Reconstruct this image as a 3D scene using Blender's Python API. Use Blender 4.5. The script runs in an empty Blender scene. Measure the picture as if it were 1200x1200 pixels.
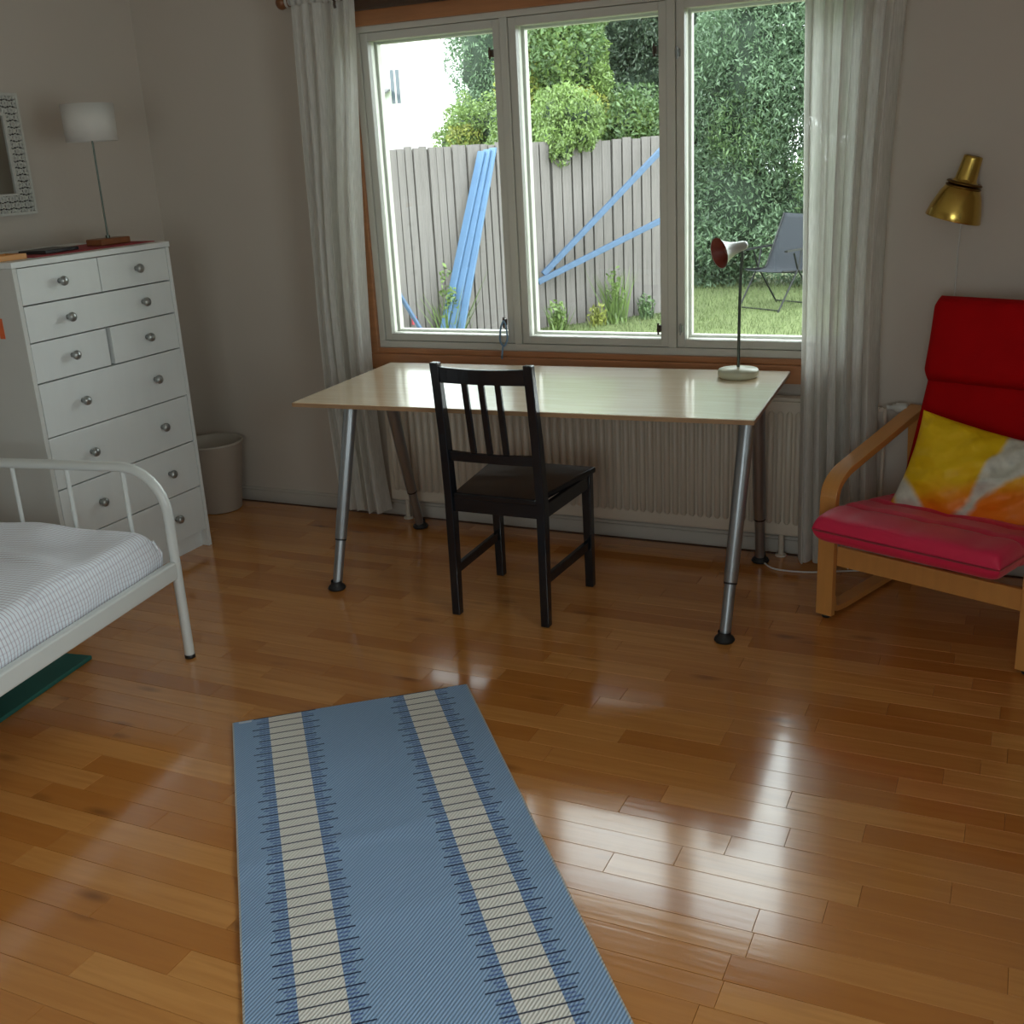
import bpy, bmesh, math, random
import numpy as np
from mathutils import Vector, Matrix, Euler
random.seed(7)
rng = np.random.default_rng(7)
sc = bpy.context.scene
PI = math.pi

# ---------------------------------------------------------------- camera
CAM_H, YAW, PITCH, ROLL, FPX = 1.5457, 0.4461, 0.3186, -0.0546, 1283.97
def cam_axes():
    cy, sy, cp, sp = math.cos(YAW), math.sin(YAW), math.cos(PITCH), math.sin(PITCH)
    f = Vector((-sy*cp, cy*cp, -sp)); r = Vector((cy, sy, 0)); u = r.cross(f)
    cr, sr = math.cos(ROLL), math.sin(ROLL)
    return r*cr + u*sr, -r*sr + u*cr, f
CR, CU, CF = cam_axes()
cd = bpy.data.cameras.new('camera')
cam = bpy.data.objects.new('camera', cd)
sc.collection.objects.link(cam)
mw = Matrix((( CR.x, CU.x, -CF.x, 0), (CR.y, CU.y, -CF.y, 0), (CR.z, CU.z, -CF.z, CAM_H), (0, 0, 0, 1)))
cam.matrix_world = mw
cd.sensor_width = 36.0
cd.lens = FPX/1200*36
cd.clip_start = 0.05
cd.clip_end = 300
sc.camera = cam

# ---------------------------------------------------------------- world, exposure
w = bpy.data.worlds.new('overcast_sky'); sc.world = w; w.use_nodes = True
nt = w.node_tree; nt.nodes.clear()
wo = nt.nodes.new('ShaderNodeOutputWorld'); bg = nt.nodes.new('ShaderNodeBackground')
tc = nt.nodes.new('ShaderNodeTexCoord'); sx = nt.nodes.new('ShaderNodeSeparateXYZ')
rp = nt.nodes.new('ShaderNodeValToRGB')
rp.color_ramp.elements[0].position = 0.0; rp.color_ramp.elements[0].color = (0.88, 0.92, 0.95, 1)
rp.color_ramp.elements[1].position = 0.8; rp.color_ramp.elements[1].color = (0.95, 0.98, 1.0, 1)
nt.links.new(tc.outputs['Generated'], sx.inputs[0]); nt.links.new(sx.outputs['Z'], rp.inputs[0])
nt.links.new(rp.outputs[0], bg.inputs[0]); bg.inputs[1].default_value = 4.6
nt.links.new(bg.outputs[0], wo.inputs[0])
sc.view_settings.view_transform = 'Standard'
sc.view_settings.look = 'None'
sc.view_settings.gamma = 1
sc.view_settings.use_curve_mapping = False
sc.view_settings.exposure = 0.62
sc.cycles.max_bounces = 10
sc.cycles.diffuse_bounces = 6
sc.cycles.transparent_max_bounces = 16
sc.cycles.use_denoising = True
def portal(name, loc, size_x, size_y, rot):
    l = bpy.data.lights.new(name, 'AREA'); l.shape = 'RECTANGLE'; l.size = size_x; l.size_y = size_y
    l.cycles.is_portal = True
    o = bpy.data.objects.new(name, l); o.location = loc; o.rotation_euler = rot
    sc.collection.objects.link(o)

# room dimensions
LX, RX, WY, BY, CZ = -3.676, 1.25, 4.0924, -1.7, 2.42
WX0, WX1, WZ0, WZ1 = -2.60, -0.50, 0.668, 2.13       # the opening in the window wall
portal('window_daylight', ((WX0+WX1)/2, WY+0.27, (WZ0+WZ1)/2), WX1-WX0, WZ1-WZ0, (-PI/2, 0, 0))
portal('rear_fill_daylight', (0.0, BY-0.12, 1.4), 1.4, 1.4, (PI/2, 0, 0))  # portal of the unseen rear window added for fill light
portal('side_fill_daylight', (RX+0.12, 0.9, 1.4), 1.8, 1.4, (PI/2, 0, PI/2))  # same for the added opening in the right wall, also out of view

# ---------------------------------------------------------------- materials
MATS = {}
def new_mat(name):
    m = bpy.data.materials.new(name); m.use_nodes = True
    m.node_tree.nodes.clear(); MATS[name] = m
    return m, m.node_tree.nodes, m.node_tree.links
def lin(c):
    return tuple(((x/255)/12.92 if x/255 <= .04045 else ((x/255+.055)/1.055)**2.4) for x in c) + (1,)
def plain(name, col, rough=.5, metal=0, coat=0, noise=0.0, nscale=8, stretch=(1,1,1), bump=0.0, bscale=80, sheen=0, trans=0, spec=.5, island=0.0, rr=0.0, coat_rough=.1):
    """principled material whose colour wanders a little; col linear rgb"""
    m, N, L = new_mat(name)
    out = N.new('ShaderNodeOutputMaterial'); p = N.new('ShaderNodeBsdfPrincipled')
    L.new(p.outputs[0], out.inputs[0])
    p.inputs['Base Color'].default_value = (*col[:3], 1)
    p.inputs['Roughness'].default_value = rough; p.inputs['Metallic'].default_value = metal
    p.inputs['Coat Weight'].default_value = coat; p.inputs['Coat Roughness'].default_value = coat_rough
    p.inputs['Sheen Weight'].default_value = sheen
    p.inputs['Specular IOR Level'].default_value = spec
    t = N.new('ShaderNodeTexCoord'); mp = N.new('ShaderNodeMapping'); mp.inputs['Scale'].default_value = stretch
    L.new(t.outputs['Object'], mp.inputs[0])
    fac = None
    if noise or rr:
        n = N.new('ShaderNodeTexNoise'); n.inputs['Scale'].default_value = nscale; n.inputs['Detail'].default_value = 5
        L.new(mp.outputs[0], n.inputs[0]); fac = n.outputs[0]
    if noise:
        mx = N.new('ShaderNodeMix'); mx.data_type = 'RGBA'
        a = tuple(max(0, c*(1-noise)) for c in col[:3]); b = tuple(min(1, c*(1+noise)) for c in col[:3])
        mx.inputs[6].default_value = (*a, 1); mx.inputs[7].default_value = (*b, 1)
        if island:
            g = N.new('ShaderNodeNewGeometry'); ad = N.new('ShaderNodeMath'); ad.operation = 'MULTIPLY_ADD'
            L.new(g.outputs['Random Per Island'], ad.inputs[0]); ad.inputs[1].default_value = island
            sb = N.new('ShaderNodeMath'); sb.operation = 'SUBTRACT'; L.new(fac, sb.inputs[0]); sb.inputs[1].default_value = island/2
            L.new(sb.outputs[0], ad.inputs[2]); L.new(ad.outputs[0], mx.inputs[0])
        else:
            L.new(fac, mx.inputs[0])
        L.new(mx.outputs[2], p.inputs['Base Color'])
    if rr:
        mr = N.new('ShaderNodeMapRange'); mr.inputs[3].default_value = max(0, rough-rr); mr.inputs[4].default_value = rough+rr
        L.new(fac, mr.inputs[0]); L.new(mr.outputs[0], p.inputs['Roughness'])
    if bump:
        n2 = N.new('ShaderNodeTexNoise'); n2.inputs['Scale'].default_value = bscale; n2.inputs['Detail'].default_value = 4
        L.new(mp.outputs[0], n2.inputs[0])
        b = N.new('ShaderNodeBump'); b.inputs['Strength'].default_value = bump; b.inputs['Distance'].default_value = .01
        L.new(n2.outputs[0], b.inputs['Height']); L.new(b.outputs[0], p.inputs['Normal'])
    return m
def math_node(N, L, op, a, b=None, c=None):
    n = N.new('ShaderNodeMath'); n.operation = op
    for i, v in enumerate((a, b, c)):
        if v is None: continue
        if isinstance(v, (int, float)): n.inputs[i].default_value = v
        else: L.new(v, n.inputs[i])
    return n.outputs[0]
def mix_col(N, L, f, a, b):
    mx = N.new('ShaderNodeMix'); mx.data_type = 'RGBA'
    if isinstance(f, (int, float)): mx.inputs[0].default_value = f
    else: L.new(f, mx.inputs[0])
    for i, v in ((6, a), (7, b)):
        if isinstance(v, tuple): mx.inputs[i].default_value = (*v[:3], 1)
        else: L.new(v, mx.inputs[i])
    return mx.outputs[2]

wall_m = plain('wall_paint', (.555, .495, .43), .75, noise=.03, nscale=3, bump=.05, bscale=60)
ceil_m = plain('ceiling_paint', (.68, .66, .62), .8, noise=.02)
trim_m = plain('baseboard_paint', (.52, .475, .42), .45, noise=.02)
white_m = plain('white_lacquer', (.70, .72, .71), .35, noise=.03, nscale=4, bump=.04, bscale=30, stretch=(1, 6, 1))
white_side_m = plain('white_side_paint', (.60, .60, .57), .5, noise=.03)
frame_m = plain('window_white_paint', (.60, .59, .53), .4, noise=.04, nscale=6)
casing_m = plain('window_wood', (.42, .18, .075), .35, noise=.3, nscale=5, stretch=(1, 8, 10), coat=.2)
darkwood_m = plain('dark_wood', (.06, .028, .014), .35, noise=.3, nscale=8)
rad_m = plain('radiator_enamel', (.58, .51, .42), .4, noise=.02)
black_m = plain('black_stained_wood', (.008, .009, .012), .24, noise=.3, nscale=10, stretch=(1, 1, .3), bump=.05, bscale=60)
steel_m = plain('brushed_steel', (.34, .36, .38), .38, metal=.85, noise=.05)
rubber_m = plain('black_rubber', (.012, .012, .012), .6, noise=.1)
bed_m = plain('white_bed_enamel', (.66, .68, .66), .3, coat=.3, noise=.02)
brass_m = plain('brass', (.62, .42, .10), .24, metal=1, noise=.1, nscale=30, rr=.05)
brass_d = plain('dark_brass', (.20, .11, .03), .35, metal=1, noise=.1)
pine_m = plain('bent_birch', (.64, .29, .075), .35, noise=.12, nscale=6, stretch=(8, 1, 1), coat=.3)
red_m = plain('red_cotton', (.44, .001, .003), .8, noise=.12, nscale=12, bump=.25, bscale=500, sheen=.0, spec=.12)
redglare_m = plain('red_cotton_glare', (.72, .014, .075), .45, noise=.10, nscale=12, bump=.2, bscale=400, sheen=.15, spec=.45)  # pinker copy of the red cotton, window glare put into the colour
cream_m = plain('cream_enamel', (.60, .60, .44), .35, noise=.05)
shade_m = plain('shade_fabric', (.62, .60, .56), .8, noise=.02, bump=.1, bscale=200)
lampwood_m = plain('lamp_base_wood', (.22, .075, .022), .4, noise=.4, nscale=20)
cloth_m = plain('red_runner', (.35, .04, .05), .8, noise=.2)
basket_m = plain('basket_plastic', (.42, .37, .31), .55, noise=.03)
mirror_m = plain('mirror_glass', (.55, .56, .55), .06, metal=1, noise=.02)
carve_m = plain('carved_white_wood', (.58, .57, .52), .6, noise=.1, nscale=40)
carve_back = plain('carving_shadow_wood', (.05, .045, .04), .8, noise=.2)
knob_m = plain('knob_metal', (.34, .35, .34), .3, metal=.7, noise=.1)
drawer_gap_m = plain('drawer_interior', (.12, .12, .11), .8, noise=.1)
cord_m = plain('white_cord', (.65, .62, .58), .5, noise=.02)
greenmat_m = plain('green_mat', (.012, .11, .085), .7, noise=.15, nscale=10)
dark_m = plain('dark_plastic', (.015, .015, .016), .4, noise=.1)
lampred_m = plain('lamp_inside_red', (.20, .03, .015), .5, noise=.3, nscale=60)
lampgrey_m = plain('lamp_shade_grey', (.50, .50, .48), .35, metal=.3, noise=.05)
lampstem_m = plain('lamp_stem', (.10, .12, .10), .35, metal=.8, noise=.05)
cloud_m = plain('house_plaster', (.85, .86, .86), .9, noise=.02)
roof_m = plain('roof_grey', (.15, .15, .15), .8, noise=.1)
winglass_far = plain('far_window_dark', (.08, .10, .12), .15, noise=.1)
blue_m = plain('blue_paint', (.085, .165, .29), .6, noise=.15, nscale=6, bump=.2, bscale=30)
bluebar_m = plain('blue_bar_paint', (.065, .115, .20), .6, noise=.25, nscale=18, bump=.3, bscale=30)
fence_m = plain('weathered_boards', (.165, .148, .142), .9, noise=.35, nscale=5, stretch=(6, 6, .5), bump=.4, bscale=25)
fencerail_m = plain('fence_rail_wood', (.05, .045, .042), .9, noise=.2)
mesh_grey = plain('grey_sling_fabric', (.022, .026, .033), .9, noise=.08, nscale=40)
blackmetal = plain('black_metal', (.010, .011, .012), .4, metal=.3, noise=.1)
trunk_m = plain('bark', (.10, .075, .055), .9, noise=.3, nscale=10, bump=.4)
lawn_m = plain('lawn_green', (.115, .145, .05), .95, noise=.35, nscale=2.5, bump=.4, bscale=30)
grass_m = plain('grass_blades', (.115, .15, .055), .8, noise=.35, nscale=1.5, island=.7)
ribbon_m = plain('blue_ribbon', (.20, .33, .48), .5, noise=.1)
redtag_m = plain('red_plastic', (.5, .06, .08), .5, noise=.1)
orange_m = plain('orange_paper', (.75, .14, .04), .6, noise=.2)
def leaf_mat(name, c, d=.45):
    m, N, L = new_mat(name)
    out = N.new('ShaderNodeOutputMaterial'); p = N.new('ShaderNodeBsdfPrincipled')
    g = N.new('ShaderNodeNewGeometry'); t = N.new('ShaderNodeTexCoord')
    n = N.new('ShaderNodeTexNoise'); n.inputs['Scale'].default_value = 2.2; L.new(t.outputs['Object'], n.inputs[0])
    f = math_node(N, L, 'MULTIPLY_ADD', g.outputs['Random Per Island'], .7, math_node(N, L, 'SUBTRACT', n.outputs[0], .35))
    a = tuple(x*(1-d) for x in c); b = (min(1, c[0]*(1+d*1.1)), min(1, c[1]*(1+d)), c[2]*(1+d*.6))
    L.new(mix_col(N, L, f, a, b), p.inputs['Base Color']); p.inputs['Roughness'].default_value = .45
    tr = N.new('ShaderNodeBsdfTranslucent'); L.new(mix_col(N, L, f, a, b), tr.inputs[0])
    mx = N.new('ShaderNodeMixShader'); mx.inputs[0].default_value = .25
    L.new(p.outputs[0], mx.inputs[1]); L.new(tr.outputs[0], mx.inputs[2]); L.new(mx.outputs[0], out.inputs[0])
    return m
leaf_blue = leaf_mat('leaf_blue_green', (.125, .20, .125))
leaf_dark = leaf_mat('leaf_dark', (.055, .085, .055))
leaf_light = leaf_mat('leaf_light', (.155, .235, .075))
leaf_mid = leaf_mat('leaf_mid', (.105, .175, .075))
leaf_yellow = leaf_mat('leaf_yellow', (.25, .28, .07))

def glass_mat():
    m, N, L = new_mat('window_glass')
    out = N.new('ShaderNodeOutputMaterial'); tr = N.new('ShaderNodeBsdfTransparent'); tr.inputs[0].default_value = (.93, .97, .955, 1)
    gl = N.new('ShaderNodeBsdfGlossy'); gl.inputs['Roughness'].default_value = .0
    n = N.new('ShaderNodeTexNoise'); n.inputs['Scale'].default_value = 3
    t = N.new('ShaderNodeTexCoord'); L.new(t.outputs['Object'], n.inputs[0])
    fr = N.new('ShaderNodeFresnel'); fr.inputs[0].default_value = 1.45
    mx = N.new('ShaderNodeMixShader')
    f = math_node(N, L, 'MULTIPLY', fr.outputs[0], math_node(N, L, 'MULTIPLY_ADD', n.outputs[0], .3, .85))
    L.new(f, mx.inputs[0]); L.new(tr.outputs[0], mx.inputs[1]); L.new(gl.outputs[0], mx.inputs[2]); L.new(mx.outputs[0], out.inputs[0])
    return m
glass_m = glass_mat()
def curtain_mat():
    m, N, L = new_mat('sheer_linen')
    out = N.new('ShaderNodeOutputMaterial')
    t = N.new('ShaderNodeTexCoord'); mp = N.new('ShaderNodeMapping'); mp.inputs['Scale'].default_value = (60, 60, 6)
    L.new(t.outputs['Object'], mp.inputs[0]); n = N.new('ShaderNodeTexNoise'); n.inputs['Scale'].default_value = 3; n.inputs['Detail'].default_value = 6
    L.new(mp.outputs[0], n.inputs[0])
    c = mix_col(N, L, n.outputs[0], (.74, .73, .69), (.94, .93, .90))
    d = N.new('ShaderNodeBsdfDiffuse'); L.new(c, d.inputs[0]); tl = N.new('ShaderNodeBsdfTranslucent'); L.new(c, tl.inputs[0])
    a = N.new('ShaderNodeMixShader'); a.inputs[0].default_value = .55; L.new(d.outputs[0], a.inputs[1]); L.new(tl.outputs[0], a.inputs[2])
    tr = N.new('ShaderNodeBsdfTransparent'); b = N.new('ShaderNodeMixShader')
    L.new(math_node(N, L, 'MULTIPLY_ADD', n.outputs[0], .22, .80), b.inputs[0])
    L.new(tr.outputs[0], b.inputs[1]); L.new(a.outputs[0], b.inputs[2]); L.new(b.outputs[0], out.inputs[0])
    return m
curtain_m = curtain_mat()
def floor_mat():
    m, N, L = new_mat('oak_strip_lacquered')
    out = N.new('ShaderNodeOutputMaterial'); p = N.new('ShaderNodeBsdfPrincipled'); L.new(p.outputs[0], out.inputs[0])
    t = N.new('ShaderNodeTexCoord'); oi = N.new('ShaderNodeObjectInfo'); g = N.new('ShaderNodeNewGeometry')
    r = math_node(N, L, 'FRACT', math_node(N, L, 'ADD', oi.outputs['Random'], g.outputs['Random Per Island']))
    cx = N.new('ShaderNodeCombineXYZ'); L.new(math_node(N, L, 'MULTIPLY', r, 37.), cx.inputs[0]); L.new(math_node(N, L, 'MULTIPLY', r, 91.), cx.inputs[1])
    va = N.new('ShaderNodeVectorMath'); va.operation = 'ADD'; L.new(t.outputs['Object'], va.inputs[0]); L.new(cx.outputs[0], va.inputs[1])
    mp = N.new('ShaderNodeMapping'); mp.inputs['Scale'].default_value = (1.6, 22, 1); L.new(va.outputs[0], mp.inputs[0])
    n = N.new('ShaderNodeTexNoise'); n.inputs['Scale'].default_value = 2.2; n.inputs['Detail'].default_value = 8; n.inputs['Distortion'].default_value = .4
    L.new(mp.outputs[0], n.inputs[0])
    mp2 = N.new('ShaderNodeMapping'); mp2.inputs['Scale'].default_value = (3, 9, 1); L.new(va.outputs[0], mp2.inputs[0])
    k = N.new('ShaderNodeTexVoronoi'); k.inputs['Scale'].default_value = .85; L.new(mp2.outputs[0], k.inputs[0])
    kn = N.new('ShaderNodeMapRange'); kn.inputs[1].default_value = .03; kn.inputs[2].default_value = .16; kn.inputs[3].default_value = .55; kn.inputs[4].default_value = 0
    L.new(k.outputs['Distance'], kn.inputs[0])
    base = mix_col(N, L, r, (.50, .185, .036), (.68, .31, .085))
    grain = mix_col(N, L, math_node(N, L, 'MULTIPLY', math_node(N, L, 'SUBTRACT', n.outputs[0], .38), 1.3), base, (.42, .145, .028))
    base2 = mix_col(N, L, kn.outputs[0], grain, (.10, .03, .008))
    L.new(base2, p.inputs['Base Color'])
    n3 = N.new('ShaderNodeTexNoise'); n3.inputs['Scale'].default_value = 6; L.new(t.outputs['Object'], n3.inputs[0])
    L.new(math_node(N, L, 'MULTIPLY_ADD', n3.outputs[0], .09, .11), p.inputs['Roughness'])
    p.inputs['Specular IOR Level'].default_value = .6
    p.inputs['Coat Weight'].default_value = .5; p.inputs['Coat Roughness'].default_value = .09
    b = N.new('ShaderNodeBump'); b.inputs['Strength'].default_value = .10; b.inputs['Distance'].default_value = .004
    L.new(n.outputs[0], b.inputs['Height']); L.new(b.outputs[0], p.inputs['Normal'])
    return m
floor_m = floor_mat()
joint_m = plain('floor_joint', (.16, .06, .018), .6, noise=.1)
def desk_mat():
    m, N, L = new_mat('birch_veneer')
    out = N.new('ShaderNodeOutputMaterial'); p = N.new('ShaderNodeBsdfPrincipled'); L.new(p.outputs[0], out.inputs[0])
    t = N.new('ShaderNodeTexCoord'); mp = N.new('ShaderNodeMapping'); mp.inputs['Scale'].default_value = (2, 26, 4)
    L.new(t.outputs['Object'], mp.inputs[0]); n = N.new('ShaderNodeTexNoise'); n.inputs['Scale'].default_value = 2.5; n.inputs['Detail'].default_value = 7
    L.new(mp.outputs[0], n.inputs[0])
    L.new(mix_col(N, L, n.outputs[0], (.76, .57, .36), (.92, .76, .55)), p.inputs['Base Color'])
    L.new(math_node(N, L, 'MULTIPLY_ADD', n.outputs[0], .10, .18), p.inputs['Roughness'])
    p.inputs['Specular IOR Level'].default_value = .8; p.inputs['Coat Weight'].default_value = 1; p.inputs['Coat IOR'].default_value = 1.7; p.inputs['Coat Roughness'].default_value = .12
    return m
desk_m = desk_mat()
def rug_mat():
    # object space: x across (0..RW), y along (0..RLEN)
    m, N, L = new_mat('woven_rug')
    out = N.new('ShaderNodeOutputMaterial'); p = N.new('ShaderNodeBsdfPrincipled'); L.new(p.outputs[0], out.inputs[0])
    t = N.new('ShaderNodeTexCoord'); s = N.new('ShaderNodeSeparateXYZ'); L.new(t.outputs['Object'], s.inputs[0])
    X, Y = s.outputs['X'], s.outputs['Y']
    def M(op, a, b=None, c=None): return math_node(N, L, op, a, b, c)
    def band(v, a, b): return M('MULTIPLY', M('GREATER_THAN', v, a), M('LESS_THAN', v, b))
    cream = M('ADD', band(X, .103, .198), band(X, .502, .597))
    # dark dashes every 35 mm, plus finer half-strength ones
    ph = M('FRACT', M('DIVIDE', Y, .0345)); dash = M('LESS_THAN', ph, .13)
    idx = M('FLOOR', M('DIVIDE', Y, .0345))
    wn = N.new('ShaderNodeTexWhiteNoise'); wn.noise_dimensions = '1D'; L.new(idx, wn.inputs['W'])
    ext = M('MULTIPLY_ADD', wn.outputs[0], .018, .032)
    def near(c0, c1):
        lo = M('SUBTRACT', c0, ext); hi = M('ADD', c1, ext)
        return M('MULTIPLY', M('GREATER_THAN', X, lo), M('LESS_THAN', X, hi))
    wide = M('ADD', near(.103, .198), near(.502, .597))
    ph2 = M('FRACT', M('DIVIDE', Y, .0345/3)); fine = M('LESS_THAN', ph2, .45)
    wn2 = N.new('ShaderNodeTexWhiteNoise'); wn2.noise_dimensions = '1D'; L.new(M('FLOOR', M('DIVIDE', Y, .0115)), wn2.inputs['W'])
    ext = M('MULTIPLY_ADD', wn2.outputs[0], .018, .018)
    comb = M('MULTIPLY', M('ADD', near(.103, .198), near(.502, .597)), fine)
    # twill: diagonal ribs
    tw = M('SINE', M('MULTIPLY', M('ADD', M('MULTIPLY', X, 1.0), M('MULTIPLY', Y, .9)), 2*PI/.010))
    tw01 = M('MULTIPLY_ADD', tw, .5, .5)
    nz = N.new('ShaderNodeTexNoise'); nz.inputs['Scale'].default_value = 4; L.new(t.outputs['Object'], nz.inputs[0])
    mpn = N.new('ShaderNodeMapping'); mpn.inputs['Scale'].default_value = (3, 60, 1); L.new(t.outputs['Object'], mpn.inputs[0])
    nb = N.new('ShaderNodeTexNoise'); nb.inputs['Scale'].default_value = 3; L.new(mpn.outputs[0], nb.inputs[0])
    blue = mix_col(N, L, tw01, (.20, .31, .50), (.37, .52, .72))
    blue = mix_col(N, L, M('MULTIPLY', nb.outputs[0], .5), blue, (.26, .40, .60))
    blue = mix_col(N, L, M('MULTIPLY', comb, .75), blue, (.08, .13, .34))
    cr = mix_col(N, L, tw01, (.68, .655, .60), (.86, .84, .79))
    c = mix_col(N, L, cream, blue, cr)
    dm = M('MULTIPLY', dash, wide)
    c = mix_col(N, L, M('MULTIPLY', dm, .92), c, (.015, .022, .055))
    edge = M('ADD', M('LESS_THAN', X, .004), M('GREATER_THAN', X, .696))
    c = mix_col(N, L, M('MULTIPLY', edge, .7), c, (.55, .48, .36))
    L.new(c, p.inputs['Base Color']); p.inputs['Roughness'].default_value = .9; p.inputs['Specular IOR Level'].default_value = .2
    b = N.new('ShaderNodeBump'); b.inputs['Strength'].default_value = .5; b.inputs['Distance'].default_value = .0015
    L.new(tw, b.inputs['Height']); L.new(b.outputs[0], p.inputs['Normal'])
    return m
rug_m = rug_mat()
def spread_mat():
    m, N, L = new_mat('checked_bedspread')
    out = N.new('ShaderNodeOutputMaterial'); p = N.new('ShaderNodeBsdfPrincipled'); L.new(p.outputs[0], out.inputs[0])
    t = N.new('ShaderNodeTexCoord'); s = N.new('ShaderNodeSeparateXYZ'); L.new(t.outputs['Object'], s.inputs[0])
    def M(op, a, b=None, c=None): return math_node(N, L, op, a, b, c)
    u = M('ADD', s.outputs['X'], s.outputs['Z'])
    lx = M('LESS_THAN', M('FRACT', M('DIVIDE', u, .013)), .24)
    ly = M('LESS_THAN', M('FRACT', M('DIVIDE', s.outputs['Y'], .013)), .24)
    n = N.new('ShaderNodeTexNoise'); n.inputs['Scale'].default_value = 2.5; L.new(t.outputs['Object'], n.inputs[0])
    c = mix_col(N, L, M('MULTIPLY', lx, .6), (.80, .84, .90), (.60, .62, .68))
    c = mix_col(N, L, M('MULTIPLY', ly, .7), c, (.42, .29, .34))
    L.new(c, p.inputs['Base Color']); p.inputs['Roughness'].default_value = .85; p.inputs['Sheen Weight'].default_value = .2
    b = N.new('ShaderNodeBump'); b.inputs['Strength'].default_value = .4; b.inputs['Distance'].default_value = .02
    L.new(n.outputs[0], b.inputs['Height']); L.new(b.outputs[0], p.inputs['Normal'])
    return m
spread_m = spread_mat()
def pillow_mat():
    m, N, L = new_mat('batik_yellow')
    out = N.new('ShaderNodeOutputMaterial'); p = N.new('ShaderNodeBsdfPrincipled'); L.new(p.outputs[0], out.inputs[0])
    t = N.new('ShaderNodeTexCoord'); s = N.new('ShaderNodeSeparateXYZ'); L.new(t.outputs['Object'], s.inputs[0])
    def M(op, a, b=None, c=None): return math_node(N, L, op, a, b, c)
    n = N.new('ShaderNodeTexNoise'); n.inputs['Scale'].default_value = 7; n.inputs['Detail'].default_value = 3; L.new(t.outputs['Object'], n.inputs[0])
    nn = M('SUBTRACT', n.outputs[0], .5)
    X, Z = s.outputs['X'], s.outputs['Z']
    def smooth(v, a, b):
        r = N.new('ShaderNodeMapRange'); r.interpolation_type = 'SMOOTHSTEP'; r.inputs[1].default_value = a; r.inputs[2].default_value = b
        L.new(v, r.inputs[0]); return r.outputs[0]
    yel = mix_col(N, L, smooth(M('ADD', M('MULTIPLY_ADD', X, -.55, Z), M('MULTIPLY', nn, .14)), -.09, .05), (.84, .20, .006), (.84, .53, .006))
    # a pale band running up and to the right, and a pale patch in the lower left corner
    d1 = M('ABSOLUTE', M('ADD', M('SUBTRACT', M('MULTIPLY_ADD', Z, -.55, X), .045), M('MULTIPLY', nn, .10)))
    wdt = M('MAXIMUM', M('MULTIPLY_ADD', Z, .42, .034), .014)
    f1 = M('SUBTRACT', 1.0, smooth(M('SUBTRACT', d1, wdt), -.012, .012))
    d2 = M('SQRT', M('ADD', M('POWER', M('ADD', M('MULTIPLY_ADD', Z, 1.0, X), .315), 2.), M('POWER', M('MULTIPLY', M('ADD', M('SUBTRACT', Z, X), -.03), .33), 2.)))
    f2 = M('SUBTRACT', 1.0, smooth(M('ADD', d2, M('MULTIPLY', nn, .05)), .035, .065))
    f = M('MINIMUM', M('ADD', f1, f2), 1.0)
    n2 = N.new('ShaderNodeTexNoise'); n2.inputs['Scale'].default_value = 30; L.new(t.outputs['Object'], n2.inputs[0])
    pale = mix_col(N, L, n2.outputs[0], (.42, .42, .36), (.82, .80, .70))
    L.new(mix_col(N, L, f, yel, pale), p.inputs['Base Color']); p.inputs['Roughness'].default_value = .5; p.inputs['Specular IOR Level'].default_value = .35
    b = N.new('ShaderNodeBump'); b.inputs['Strength'].default_value = .7; b.inputs['Distance'].default_value = .04
    L.new(n.outputs[0], b.inputs['Height']); L.new(b.outputs[0], p.inputs['Normal'])
    return m
pillow_m = pillow_mat()

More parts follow.
